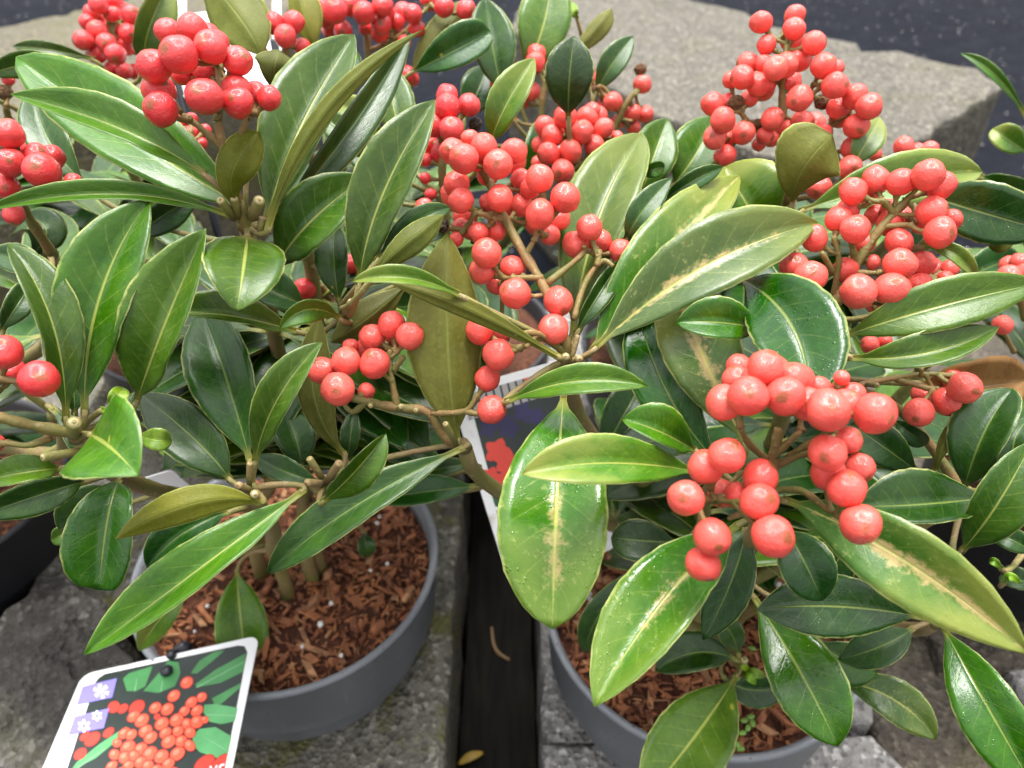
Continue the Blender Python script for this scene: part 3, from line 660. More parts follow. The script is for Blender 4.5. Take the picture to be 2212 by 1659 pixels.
# name: plant, colour, depth, stems (px x, px y, depth), berries x,y,r ; x= dried
CL = [
 ('A', 'r', .228, [[(535, 500, .268), (500, 385, .252), (482, 320, .246), (470, 262, .242)], [(482, 320, .246), (440, 282, .242), (410, 258, .24)], [(470, 262, .242), (476, 195, .242), (468, 140, .242)], [(495, 350, .25), (522, 285, .245), (540, 235, .242)]],
  '362,68,27 415,62,31 387,118,38 333,143,35 455,103,34 513,132,31 440,152,26 442,210,37 343,197,34 348,237,35 510,193,31 513,222,32 553,205,27 581,212,25 392,160,22 468,95,27'),
 ('A', 'r', .31, [[(450, 400, .33), (430, 330, .325), (410, 290, .32)]], '390,267,18 412,287,15 433,310,14 413,257,14 443,282,13'),
 ('E', 'r', .40, [[(262, 300, .43), (252, 190, .42), (243, 90, .415), (236, 20, .41)]],
  '213,10,20 248,3,18 197,27,16 245,32,18 260,20,17 283,33,19 187,48,16 210,65,20 245,55,18 277,72,19 180,87,20 230,93,20 292,100,17 208,117,20 250,117,21 240,148,15 268,153,17 293,155,16 273,97,16 222,40,15'),
 ('C', 'r', .248, [[(110, 545, .30), (66, 475, .28), (35, 425, .27), (0, 385, .265)]], '20,290,30 37,325,22 22,352,30 80,338,27 113,340,25 90,368,36 13,402,28 157,392,18 30,462,22'),
 ('C', 'r', .33, [[(20, 260, .36), (12, 230, .345)]], '10,200,17,x 18,172,12'),
 ('A', 'r', .222, [[(168, 938, .245), (85, 922, .238), (0, 902, .232), (-50, 888, .23)], [(110, 945, .243), (60, 962, .238), (10, 955, .235)]], '10,761,35 28,803,26 85,820,38 -12,957,20 -10,815,18'),
 ('A', 'r', .31, [[(745, 690, .33), (710, 640, .33), (690, 615, .325)]], '656,625,24 673,572,14 757,570,21'),
 ('B', 'c', .258, [[(1000, 967, .275), (955, 935, .272), (925, 890, .268), (870, 882, .268), (810, 872, .268), (762, 860, .268)], [(930, 892, .268), (1005, 888, .264), (1032, 850, .262)], [(1005, 888, .264), (1038, 896, .262)], [(858, 880, .268), (845, 810, .266), (842, 755, .264)], [(850, 800, .266), (872, 770, .264)], [(790, 868, .268), (760, 890, .27), (735, 860, .27)]],
  '696,800,30 748,780,31 730,840,35 810,786,32 798,748,26 803,728,27 846,701,28 886,726,30 757,748,17 791,846,18 1053,818,28 1063,885,31'),
 ('B', 'c', .262, [[(1226, 775, .268), (1215, 720, .264), (1172, 615, .266), (1130, 545, .27), (1092, 475, .275), (1060, 400, .28), (1030, 340, .285)],
   [(1238, 690, .264), (1265, 610, .268), (1300, 565, .268), (1325, 575, .266)], [(1182, 612, .266), (1255, 552, .27), (1262, 530, .268)], [(1290, 575, .268), (1296, 545, .268)], [(1220, 765, .266), (1165, 722, .256), (1110, 722, .25)], [(1160, 722, .256), (1135, 750, .252)],
   [(1135, 552, .27), (1165, 500, .268)], [(1172, 600, .266), (1110, 600, .264)], [(1095, 475, .275), (1030, 460, .27)]],
  '1036,713,31 1083,722,22 1076,766,33 1206,651,31 1196,711,32 1112,634,32 1051,547,32 1043,583,30 1073,612,25 1108,580,27 1166,385,29 1126,387,22 1146,407,22 1221,427,31 1166,462,31 1206,472,25 1126,443,25 1189,508,22 1243,527,28 1273,492,28 1294,520,25 1341,542,25 996,493,20 1016,497,20 1033,503,23 1073,500,20 986,517,15 1080,428,29 1056,437,20 995,433,28 980,420,27 986,397,28 1053,377,24 1076,355,30 1110,327,27 1001,343,32 978,327,27 1045,317,29 1015,300,19 916,447,18 1030,517,15,k 955,487,17,k'),
 ('F', 'r', .305, [[(960, 440, .33), (955, 370, .32), (962, 300, .315)]], '966,207,23 966,230,26 1013,227,24 938,270,25 975,280,27 926,310,20 953,330,22 1006,303,18 920,345,15 918,385,12 1026,268,16,k 930,420,13'),
 ('F', 'c', .37, [[(1165, 330, .39), (1170, 230, .38), (1178, 170, .375)]], '1159,117,20 1156,135,21 1189,123,19 1149,198,19 1133,215,18 1106,257,9 1100,155,16 1070,180,13 1195,140,16'),
 ('G', 'c', .33, [[(1265, 430, .345), (1252, 370, .34), (1240, 310, .335)]], '1221,252,24 1176,273,22 1193,293,23 1231,280,20 1268,253,22 1279,240,18 1258,285,24 1303,277,22 1306,293,21 1284,315,23 1166,313,18 1186,332,24 1233,327,24 1163,353,16 1216,370,25 1333,297,14'),
 ('G', 'c', .372, [[(1290, 340, .39), (1330, 270, .385), (1350, 230, .38), (1366, 205, .378)], [(1335, 255, .385), (1365, 262, .38)], [(1340, 245, .382), (1310, 195, .38), (1292, 185, .378)]], '1289,173,16 1388,182,19 1383,150,14,x 1324,220,20 1306,225,16 1394,247,18 1366,245,18 1336,262,15 1369,275,15 1288,193,11,x 1276,153,9'),
 ('G', 'c', .30, [[(1700, 440, .34), (1696, 340, .325), (1692, 260, .318), (1690, 180, .315), (1700, 95, .312)], [(1696, 330, .323), (1770, 290, .32), (1835, 245, .315)], [(1694, 300, .32), (1625, 270, .318), (1598, 240, .315)], [(1692, 235, .318), (1750, 195, .314)], [(1690, 175, .315), (1655, 165, .312)], [(1740, 310, .322), (1800, 330, .32)]],
  '1644,48,23 1656,97,20 1717,33,22 1716,63,24 1759,93,25 1727,128,25 1779,142,27 1676,147,27 1699,140,25 1806,147,17 1804,185,27 1847,208,27 1877,230,27 1851,272,27 1727,213,27 1669,257,24 1812,232,25 1816,252,22 1734,263,23 1702,277,21 1752,277,18 1659,187,16 1702,180,15 1666,300,16 1776,290,22 1841,320,23 1836,362,25 1769,405,25 1616,137,22 1603,167,25 1579,172,18 1638,183,24 1649,137,18 1539,225,24 1561,260,27 1573,220,18 1591,222,18,x 1776,220,18,x 1543,298,25 1566,337,23 1606,287,24 1576,297,18 1619,213,18 1636,268,12,x 1653,293,18 1639,312,14'),
 ('G', 'c', .345, [[(1965, 450, .37), (1968, 370, .36)]], '1952,317,21 1952,335,19 1982,325,15 2009,322,17 1889,333,14'),
 ('B', 'c', .25, [[(1778, 705, .272), (1800, 660, .268), (1850, 570, .265), (1905, 490, .262), (1965, 425, .26)], [(1785, 690, .27), (1745, 650, .266), (1730, 615, .262)], [(1800, 640, .268), (1812, 560, .262), (1800, 510, .26)], [(1790, 685, .27), (1850, 690, .262), (1905, 670, .258)], [(1840, 590, .265), (1910, 590, .26)], [(1905, 490, .262), (1965, 485, .258)], [(1850, 570, .265), (1835, 510, .26)], [(1930, 460, .261), (1905, 430, .258)], [(1800, 590, .265), (1775, 545, .26)]],
  '1842,413,28 1892,388,28 1946,393,29 2006,378,32 2032,400,30 2014,457,31 2057,473,21 2031,503,33 1992,483,22 1812,473,27 1832,452,22 1847,495,30 1759,515,27 1889,463,20 1922,450,20 1922,483,26 1942,523,28 1866,527,22 1872,420,24 1716,576,29 1752,598,33 1944,570,33 1992,570,27 2016,583,24 1854,630,36 1926,625,36 1987,618,28 2027,641,31 1889,655,20 1916,658,19 1826,583,25 2052,580,19 2042,603,18 1886,566,16'),
 ('D', 'c', .33, [[(2215, 690, .36), (2200, 620, .35), (2195, 590, .345)], [(2190, 760, .36), (2170, 720, .35)]], '2179,573,19 2179,598,25 2202,566,19 2166,702,20 2215,590,22'),
 ('B', 'c', .295, [[(1990, 800, .32), (1960, 770, .315), (1900, 760, .31)], [(1990, 800, .32), (2050, 760, .31)]], '1879,745,20 1912,737,15 2059,735,27'),
 ('B', 'c', .262, [[(2080, 1065, .285), (1960, 900, .28), (1850, 835, .272)], [(1850, 835, .272), (1920, 818, .27), (2000, 808, .268), (2055, 812, .266)], [(1935, 818, .27), (2000, 838, .268), (2030, 840, .266)], [(2055, 812, .266), (2070, 826, .264)]], '2084,838,34 2060,820,22 2047,868,31 1984,890,31 1992,853,22'),
 ('B', 'c', .20, [[(1645, 1115, .242), (1662, 1050, .234), (1672, 980, .228), (1682, 925, .225)], [(1666, 1010, .232), (1725, 985, .226), (1765, 975, .22)], [(1658, 1060, .235), (1730, 1060, .225), (1780, 1095, .215), (1815, 1115, .208)], [(1665, 1000, .232), (1620, 960, .224), (1600, 925, .22)], [(1660, 1040, .234), (1600, 1020, .224)], [(1655, 1075, .236), (1570, 1085, .222), (1530, 1078, .215)], [(1672, 985, .228), (1730, 930, .222)], [(1650, 1100, .24), (1600, 1110, .228), (1575, 1120, .222)], [(1650, 1095, .24), (1660, 1120, .228)], [(1700, 990, .23), (1780, 940, .222), (1830, 925, .215)]],
  '1596,793,27 1589,820,29 1563,870,37 1616,855,41 1654,795,38 1672,800,33 1696,856,41 1726,820,33 1739,848,30 1769,840,27 1789,886,45 1826,873,33 1842,853,25 1819,816,16 1892,893,43 1787,978,40 1829,950,30 1789,1020,37 1857,1011,31 1829,1055,39 1569,985,37 1524,1008,36 1481,1076,38 1559,1066,29 1596,1070,29 1643,1030,37 1639,1083,38 1538,1159,40 1519,1219,38 1669,1158,43 1859,1133,43 1744,872,36 1712,815,33 1636,818,33'),
 ('F', 'r', .375, [[(805, 220, .41), (795, 110, .40), (785, 40, .395), (760, 0, .39)], [(795, 110, .40), (860, 80, .395), (930, 10, .39)]],
  '723,23,26 756,12,22 696,22,22 786,28,23 826,13,22 823,52,21 856,47,18 891,30,20 900,62,17 713,63,18 741,67,20 820,72,19 960,15,21 1008,22,21 706,43,18 770,5,20 920,-2,13 863,133,15 880,163,20 890,172,15 873,92,14 790,60,15'),
 ('F', 'r', .34, [[(625, 210, .36), (620, 130, .355), (616, 95, .35)]], '593,50,22 635,48,22 616,78,24 653,102,18 566,112,13'),
]
for pl, colr, d0, stems, txt in CL:
    bs = []
    for it in txt.split():
        q = it.split(','); x, y, r = float(q[0]), float(q[1]), float(q[2])
        d = d0+max(-.02, min(.016, .25*(8.2/r-d0)))
        bs.append([x, y, r, d, q[3] if len(q) > 3 else None])
    nb = [b for b in bs if b[4] is None]
    if len(nb) > 11:      # berries deeper in the cluster, half seen between the outer ones
        rs = random.Random(len(txt))
        for _ in range(int(len(nb)*.38)):
            p, q = rs.choice(nb), rs.choice(nb)
            if p is q or math.hypot(p[0]-q[0], p[1]-q[1]) > 110: continue
            t_ = rs.uniform(.35, .65); d_ = max(p[3], q[3])+rs.uniform(.006, .014)
            bs.append([p[0]+(q[0]-p[0])*t_+rs.uniform(-12, 12), p[1]+(q[1]-p[1])*t_+rs.uniform(-12, 12), .0047*F_/d_, d_, None])
    for _ in range(40):
        mv = False
        for i in range(len(bs)):
            for j in range(i):
                a, b = bs[i], bs[j]
                pa, pb = U(a[0], a[1], a[3]), U(b[0], b[1], b[3]); ra, rb = a[2]*a[3]/F_, b[2]*b[3]/F_
                if (pa-pb).length < (ra+rb)*.93:
                    k = a if a[3] > b[3] else b; k[3] += .0012; o_ = b if k is a else a; o_[3] -= .0004; mv = True
        if not mv: break
    bm = bmesh.new(); sk = []
    for st in stems:
        P = spline([U(*q) for q in st], 5); n = len(P); thick = .0019 if st is stems[0] else .0012
        tube(bm, P, [thick*(1-.35*i/(n-1)) for i in range(n)], 8, bumps=.13); sk += [(p, thick*.7) for p in P[2:]]
    BR[pl].append([U(*q) for q in stems[0]][0])
    order = sorted(bs, key=lambda b: min((U(b[0], b[1], b[3])-p).length for p, _ in sk))
    placed = []
    for b in order:
        c = U(b[0], b[1], b[3]); R = b[2]*b[3]/F_
        best = min(sk, key=lambda s: abs((s[0]-c).length-R*2.4)+(s[0]-c).length*.8+(1 if (s[0]-c).length < R*1.15 else 0)+sum(.01 for (pc, pr) in placed if (s[0]-pc).length < pr))
        a = best[0]; dr = (a-c); L = dr.length
        dr = (dr.normalized()+Vector((0, .25, -.45))*min(1, L/.02)).normalized()
        end = c+dr*R*.93
        P = bez(a, a.lerp(end, .35)+Vector((0, .0, -.0008)), end+dr*min(.006, L*.3), end, 7)
        tube(bm, P, [.00135, .00095, .0008, .0008, .0008, .0008, .0010, .0013], 7, bumps=.13)
        if b[4] is None and L > .008: sk += [(p, .0008) for p in P[2:5]]
        placed.append((c, R)); b += [dr]
    st = keep(from_bm('berry_cluster', bm, M['stalk']), ROOT[pl])
    for b in bs:
        c = U(b[0], b[1], b[3]); R = 1.03*b[2]*b[3]/F_
        kind = b[4] or colr
        me = random.choice(BM_[kind])
        o = bpy.data.objects.new('dried_berry' if b[4] else 'berry', me); COL.objects.link(o)
        q = (-b[5]+Vector((random.gauss(0, .15), random.gauss(0, .15), random.gauss(0, .15)))).to_track_quat('Z', 'Y')
        e = random.uniform(.97, 1.09)
        o.matrix_world = Matrix.LocRotScale(c, q @ Matrix.Rotation(random.uniform(0, 6.28), 3, 'Z').to_quaternion(), Vector((R*random.uniform(.97, 1.06), R*random.uniform(.97, 1.06), R*e)))
        o.parent = st

# ------------------------------------------------------------------ branches
NODES = {
 'A': [(530, 490, .268), (168, 945, .25), (545, 1062, .262), (705, 1045, .278), (745, 690, .30), (650, 500, .30)],
 'B': [(1225, 785, .268), (1003, 968, .278), (1645, 1118, .245), (1780, 708, .275), (1600, 1435, .372), (2020, 1345, .30), (1560, 1010, .27), (2080, 1070, .29), (1990, 800, .325)],
 'C': [(110, 550, .31), (120, 900, .285)],
 'D': [(2290, 420, .40), (2290, 640, .37), (2260, 1120, .34)],
 'E': [(262, 310, .435), (60, 260, .40)],
 'F': [(960, 445, .335), (805, 230, .41), (1165, 335, .395), (625, 220, .37)],
 'G': [(1265, 435, .35), (1700, 445, .345), (1290, 345, .395), (1965, 455, .375)],
}
BPTS = {k: [] for k in PL}
for k in PL:
    x, y = PL[k][0]
    for i, nd in enumerate(NODES[k]):
        p = U(*nd); a = i*2.4; s0 = Vector((x+.018*math.cos(a), y+.018*math.sin(a), .108))
        h = p.z-s0.z
        P = bez(s0, s0+Vector((0, 0, max(.03, h*.5))), p+Vector((0, .012, -max(.02, h*.35))), p, 14)
        P = [q+Vector(noise.noise_vector(q*30))*.003*(0 if j in (0, 14) else 1) for j, q in enumerate(P)]
        bm = bmesh.new(); tube(bm, P, [.0040-.0013*j/14 for j in range(15)], 10, bumps=.06)
        tube(bm, [p, p+(p-P[-2]).normalized()*.004], [.0031, .0022], 8)
        BPTS[k].append((P, bm))
for k, B, tdir in LEAVES:
    best = None
    for i, (P, bm) in enumerate(BPTS[k]):
        for j, q in enumerate(P[3:]):
            c = (q-B).length+max(0, q.z-B.z)*1.5
            if best is None or c < best[0]: best = (c, i, q)
    _, i, q = best; bm = BPTS[k][i][1]; L = (q-B).length
    if L > .0035:
        b1 = B-tdir*min(.02, L*.4)
        tube(bm, bez(q, q+Vector((0, 0, .2*L)), b1+Vector((0, 0, -.1*L)), B+tdir*.002, 8), [.0013]*4+[.0011]*5, 6)
for k in PL:
    for P, bm in BPTS[k]: keep(from_bm('branch', bm, M['stem']), ROOT[k])

# cut stubs at the whorls: x, y, depth, end x, end y, end depth, radius px
STUBS = """A 505 470 .262 476 432 .25 10
A 515 468 .262 505 428 .252 9
A 545 470 .262 560 432 .25 12
A 530 455 .264 532 390 .262 6
A 562 500 .264 566 470 .262 8
A 745 680 .275 760 652 .262 9
A 545 1062 .258 514 1048 .248 9
A 548 1066 .258 551 1068 .245 10
A 538 1050 .258 540 1000 .252 7
A 700 1045 .272 662 1043 .262 9
A 705 1042 .272 733 1000 .26 9
A 700 1040 .275 668 990 .268 8
A 175 975 .245 92 988 .235 10
A 160 940 .245 160 912 .236 15
B 1232 785 .264 1248 725 .262 6
B 1240 785 .262 1252 775 .252 9
B 1225 790 .262 1222 770 .25 9
B 985 960 .272 962 915 .262 7
B 1600 1438 .37 1608 1425 .36 9
B 1810 772 .255 1835 770 .246 7
B 2020 1345 .30 2045 1348 .29 8
D 1870 830 .272 1895 832 .262 6
D 1990 812 .268 1990 795 .262 5
B 860 885 .268 867 878 .262 7
B 805 868 .268 800 877 .262 6
B 905 893 .268 898 886 .262 6"""
for row in STUBS.splitlines():
    f = row.split(); v = [float(q) for q in f[1:]]
    a, b = U(v[0], v[1], v[2]), U(v[3], v[4], v[5]); r = v[6]*v[5]/F_
    bm = bmesh.new(); d = (b-a).normalized()
    tube(bm, [a, a.lerp(b, .5), b-d*.0004, b], [r*.9, r, r*1.02, r*.9], 12, cap=True)
    tube(bm, [b-d*.0005, b+d*.0002], [r*.8, r*.7], 12, mi=1); tube(bm, [b, b+d*.00035], [r*.38, r*.3], 10, mi=0)
    keep(from_bm('cut_stub', bm, [M['stem'], M['stub']]), ROOT[f[0]])

# ------------------------------------------------------------------ filler foliage deep inside the shrubs
def filler(k, n, allow):
    P_ = BPTS[k]; made = 0; tries = 0
    while made < n and tries < n*40:
        tries += 1
        P = random.choice(P_)[0]; q = P[random.randint(2, 12)].copy()
        a = random.uniform(0, 6.283); L = random.uniform(.055, .085)
        dr = Vector((math.cos(a), math.sin(a), random.uniform(-.25, .35)))
        B = q+Vector((math.cos(a), math.sin(a), 0))*.003; Mp = B+dr*L*.5; T = B+dr*L+Vector((0, 0, -.012))
        ok = True
        for w in (B, Mp, T, B.lerp(T, .75)):
            x, y, d = proj(w)
            if not any(x0 <= x <= x1 and y0 <= y <= y1 and d > dm for x0, y0, x1, y1, dm in allow): ok = False; break
        if not ok: continue
        wd_ = random.uniform(.011, .015)/((Mp-CAM).dot(FWD))*F_
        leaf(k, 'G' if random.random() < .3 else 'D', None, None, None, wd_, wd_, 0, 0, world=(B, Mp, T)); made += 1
filler('A', 130, [(-300, 480, 1000, 1040, .295)])
filler('B', 110, [(1270, 560, 2230, 1230, .30), (1600, 1200, 1960, 1380, .36), (1000, 560, 1400, 800, .30)])
filler('C', 30, [(-500, 300, 170, 1040, .31)])
filler('D', 40, [(1980, 430, 2700, 1150, .325), (2200, 300, 2700, 1300, .33)])
filler('E', 60, [(-300, 215, 420, 900, .38), (-300, 140, 120, 300, .40)])
filler('F', 110, [(560, 120, 1130, 900, .375), (600, 30, 1250, 300, .42)])
filler('G', 80, [(1100, 330, 2000, 900, .365), (1100, 190, 1300, 400, .38)])

# ------------------------------------------------------------------ plant labels (flat cards; the print is flat shapes on the card)
class Card:
    def __init__(s, TL, TR, BL, thick=.0006):
        s.o = TL; s.ux = (TR-TL); s.w = s.ux.length; s.ux = s.ux/s.w
        v = BL-TL; v = v-s.ux*v.dot(s.ux); s.h = v.length; s.uy = v/s.h
        s.n = s.uy.cross(s.ux); 
        if s.n.dot(CAM-TL) < 0: s.n = -s.n
        s.t = thick
    def px(s, x, y):
        r = ray(x, y); k = (s.o-CAM).dot(s.n)/r.dot(s.n); q = CAM+r*k-s.o; return q.dot(s.ux), q.dot(s.uy)
    def P(s, a, b, z=0.0): return s.o+s.ux*a+s.uy*b+s.n*z
    def body(s, name, mat, rc=.006, parent=None):
        bm = bmesh.new(); pts = []
        for cx, cy, a0 in ((rc, rc, 180), (s.w-rc, rc, 270), (s.w-rc, s.h-rc, 0), (rc, s.h-rc, 90)):
            for i in range(7):
                a = math.radians(a0+i*15); pts.append((cx+rc*math.cos(a), cy+rc*math.sin(a)))
        s.prism(bm, pts, -s.t, 0); return from_bm(name, bm, mat, parent, smooth=False)
    def prism(s, bm, pts, z0, z1, mi=0):
        a = [bm.verts.new(s.P(x, y, z1)) for x, y in pts]; b = [bm.verts.new(s.P(x, y, z0)) for x, y in pts]; n = len(a)
        f = bm.faces.new(a); f.material_index = mi; f = bm.faces.new(b[::-1]); f.material_index = mi
        for i in range(n): f = bm.faces.new((a[i], b[i], b[(i+1) % n], a[(i+1) % n])); f.material_index = mi
        bmesh.ops.recalc_face_normals(bm, faces=bm.faces[:])
    def shape(s, bm, pts, z, mi=0):
        a = [bm.verts.new(s.P(x, y, z)) for x, y in pts]; f = bm.faces.new(a); f.material_index = mi
        f.normal_update()
        if f.normal.dot(s.n) < 0: f.normal_flip()

# front label: pixel outline measured in the photograph's enlargement, laid on the card's own plane
TAG = Card(U(178, 1457, .405), U(560, 1372, .405), U(66, 1850, .325))
def z2(x, y): return TAG.px(166+.2*x, 1327+.2*y)
tg = TAG.body('plant_label', M['white']); tag(tg, 'white picture label printed with red berries, clipped to the grey pot by black pegs', 'plant label')
def clip(pts):   # keep print on the panel of the card
    return [(min(max(a, .0012), TAG.w-.0035), min(b, TAG.h-.006)) for a, b in pts]
PM, PB = [], bmesh.new()
def art(name, polys, mat, z, rim=None):
    for m_ in (mat, rim):
        if m_ is not None and m_ not in PM: PM.append(m_)
    for i, pts in enumerate(polys):
        if rim is not None:
            c = (sum(p[0] for p in pts)/len(pts), sum(p[1] for p in pts)/len(pts))
            TAG.shape(PB, clip(pts), z+i*3e-6, PM.index(rim)); pts = [(c[0]+(p[0]-c[0])*.86, c[1]+(p[1]-c[1])*.86) for p in pts]
        TAG.shape(PB, clip(pts), z+i*3e-6+1.5e-6, PM.index(mat))
art('picture', [[z2(*q) for q in [(185, 790), (205, 730), (235, 690), (300, 645), (1740, 338), (1810, 345), (1842, 410), (1700, 1700), (1650, 2100), (-250, 2100)]]], M['p_dark'], .0001)
def lf(pts): return [z2(*q) for q in pts]
art('printed_leaf', [lf(q) for q in ([(500, 700), (560, 640), (820, 560), (740, 780), (640, 830), (540, 830)], [(720, 830), (900, 620), (990, 500), (1100, 520), (1120, 640), (1060, 780), (880, 850)], [(1230, 640), (1330, 500), (1480, 410), (1600, 390), (1450, 520), (1300, 640)], [(1280, 760), (1500, 600), (1830, 420), (1800, 620), (1560, 740), (1300, 790)], [(1460, 910), (1780, 740), (1770, 790), (1560, 970), (1490, 980)])], M['p_green'], .00014)
art('printed_leaf', [lf(q) for q in ([(1380, 980), (1500, 970), (1750, 1010), (1740, 1150), (1560, 1190), (1430, 1160), (1370, 1060)], [(1250, 1320), (1330, 1240), (1500, 1220), (1720, 1310), (1700, 1560), (1500, 1550), (1330, 1490), (1260, 1420)], [(0, 1600), (250, 1400), (540, 1210), (420, 1380), (200, 1560), (-60, 1690)])], M['p_lgreen'], .00018)
def ell(x, y, rx, ry, rot=-.7, n=16): return [z2(x+rx*math.cos(a)*math.cos(rot)-ry*math.sin(a)*math.sin(rot), y+rx*math.cos(a)*math.sin(rot)+ry*math.sin(a)*math.cos(rot)) for a in [i*2*math.pi/n for i in range(n)]]
deep = '400,1005,75,60 500,1022,70,45 650,1010,105,70 345,1280,75,45 170,1350,105,65 40,1510,85,55 90,1320,70,40 870,1110,40,35 1380,1620,140,80 1560,1610,150,70'
lite = '1190,740,80,62 1050,885,82,58 1350,900,68,52 1240,955,80,55 850,1015,78,58 980,1030,84,64 1165,1050,72,52 1300,1045,80,58 615,1105,85,55 705,1150,95,65 920,1185,90,68 1080,1145,90,68 1195,1190,66,72 1300,1165,82,72 1385,1145,45,42 745,1265,88,66 960,1285,80,55 1095,1265,70,60 515,1290,82,55 590,1305,75,55 800,1335,88,62 995,1380,92,70 1130,1375,75,66 1225,1280,66,66 1220,1420,60,75 440,1395,56,50 555,1440,98,70 690,1460,90,65 790,1510,102,74 915,1540,95,72 1090,1510,98,72 410,1520,65,62 520,1550,80,70 620,1530,66,66 690,1600,80,60 380,1645,80,50 560,1640,75,55 770,1640,75,60 990,1620,85,60 860,1690,80,60 480,1720,80,60 660,1730,80,60 1040,1720,80,60 300,1740,70,55 930,1800,80,60 760,1820,80,60 560,1830,80,60'
art('printed_berry', [ell(*map(float, q.split(','))) for q in deep.split()], M['p_red2'], .00024, M['p_red3'])
art('printed_berry', [ell(*map(float, q.split(','))) for q in lite.split()], M['p_red'], .00030, M['p_red3'])
art('shine', [ell(float(q.split(',')[0])-14, float(q.split(',')[1])-16, float(q.split(',')[2])*.42, float(q.split(',')[3])*.36) for q in lite.split()], M['p_shine'], .00031)
art('rib', [lf(q) for q in ([(620, 830), (650, 700), (656, 700), (632, 832)], [(905, 840), (925, 720), (932, 720), (915, 842)], [(1290, 790), (1830, 500), (1830, 508), (1296, 798)], [(1330, 1300), (1560, 1430), (1690, 1480), (1556, 1442)], [(0, 1660), (300, 1450), (306, 1458), (10, 1672)], [(1400, 1080), (1740, 1090), (1740, 1098), (1400, 1092)])], M['p_rib'], .00022)
art('printed_badge', [lf([(65, 785), (440, 695), (385, 905), (0, 985)]), lf([(-20, 1110), (355, 1018), (295, 1235), (-90, 1310)])], M['p_purple'], .00044)
# snowflake and two blossoms in white
def z2l(cx, cy, pts): return [z2(cx+x, cy+y) for x, y in pts]
fl = []
for k in range(6):
    a = k*math.pi/3+.3; ca, sa = math.cos(a), math.sin(a)
    def rot(x, y): return (x*ca-y*sa, (x*sa+y*ca)*.95)
    fl.append(z2l(270, 838, [rot(0, -6), rot(84, -5), rot(84, 5), rot(0, 6)]))
    for rr in (36, 60):
        for sg in (1, -1): fl.append(z2l(270, 838, [rot(rr, 0), rot(rr+9, 0), rot(rr+27, 22*sg), rot(rr+18, 25*sg)]))
for cx, cy, R in ((225, 1105, 62), (85, 1215, 74)):
    for k in range(6):
        a = k*math.pi/3+.5; fl.append(z2l(cx, cy, [(R*.62*math.cos(a)+R*.36*math.cos(b)*math.cos(a)-R*.22*math.sin(b)*math.sin(a), R*.62*math.sin(a)+R*.36*math.cos(b)*math.sin(a)+R*.22*math.sin(b)*math.cos(a)) for b in [i*2*math.pi/10 for i in range(10)]]))
art('printed_symbol', fl, M['white'], .00062)
# the tops of two script letters showing at the card's lower edge
art('printed_lettering', [lf(q) for q in ([(1440, 1650), (1462, 1645), (1478, 1720), (1458, 1730)], [(1478, 1720), (1510, 1640), (1530, 1640), (1490, 1740)], [(1600, 1622), (1560, 1630), (1536, 1660), (1556, 1700), (1530, 1740), (1556, 1742), (1582, 1700), (1560, 1660), (1580, 1645), (1604, 1648)])], M['white'], .0008)
from_bm('printed_picture', PB, PM, tg, smooth=False)
for x, y, r, z in ((985, 635, 62, .003), (1035, 460, 50, .003)):
    a, b = z2(x, y); bm = bmesh.new(); R = TAG.w*r/1900
    tube(bm, [TAG.P(a, b, -.004), TAG.P(a, b, .0002), TAG.P(a, b, .0022), TAG.P(a, b, .0034), TAG.P(a, b, .0040)], [R*.8, R*.8, R*1.05, R*.85, R*.25], 16)
    from_bm('peg', bm, M['black'], tg)
bm = bmesh.new(); tube(bm, [U(403, 1401, .413), U(405, 1400, .425), Vector((-.165, .232, .105))], [.0030, .0036, .0016], 10); tube(bm, [U(372, 1412, .407), U(396, 1396, .408), U(412, 1402, .41)], [.0022, .0034, .0028], 10)
from_bm('peg', bm, M['black'], tg)

# second label, leaning in the right-hand grey pot
T2 = Card(U(970, 845, .378), U(1220, 775, .375), U(1088, 1250, .402))
t2 = T2.body('plant_label', M['white'], .005); tag(t2, 'white edged picture label half hidden behind the large wet hanging leaf', 'plant label')
def q2(x, y): return T2.px(x, y)
QM, QB = [], bmesh.new()
def art2(name, polys, mat, z):
    if mat not in QM: QM.append(mat)
    for i, pts in enumerate(polys): T2.shape(QB, [(min(max(a, .005), T2.w-.004), min(max(b, .004), T2.h-.006)) for a, b in pts], z+i*2e-6, QM.index(mat))
art2('picture', [[q2(*p) for p in [(1010, 850), (1225, 775), (1360, 1170), (1110, 1235)]]], M['p_dark'], .0001)
art2('printed_fence', [[q2(1000+i*16, 850-i*5.5), q2(1012+i*16, 846-i*5.5), q2(1022+i*17, 905-i*5.5), q2(1010+i*17, 909-i*5.5)] for i in range(14)], M['p_lgrey'], .00014)
art2('printed_flower', [[q2(x+r*math.cos(a)*(1+.25*math.cos(5*a)), y+r*math.sin(a)*(1+.25*math.cos(5*a))) for a in [i*2*math.pi/20 for i in range(20)]] for x, y, r in ((1075, 900, 22), (1100, 925, 20), (1055, 925, 18), (1130, 890, 20), (1160, 900, 18))], M['p_violet'], .00018)
art2('printed_flower', [[q2(x+r*math.cos(a)*(1+.2*math.cos(5*a)), y+r*math.sin(a)*(1+.2*math.cos(5*a))) for a in [i*2*math.pi/20 for i in range(20)]] for x, y, r in ((1075, 975, 26), (1095, 1000, 24), (1060, 1030, 20), (1085, 1040, 22), (1110, 1030, 22), (1150, 830, 18))], M['p_red2'], .00022)
art2('printed_leaf', [[q2(*p) for p in [(1052, 1050), (1130, 1050), (1140, 1100), (1065, 1095)]], [q2(*p) for p in [(1062, 1105), (1140, 1108), (1140, 1140), (1075, 1135)]]], M['p_dgreen'], .0002)
art2('printed_band', [[q2(*p) for p in [(1290, 1100), (1345, 1085), (1352, 1140), (1300, 1155)]]], M['p_purple'], .00024)
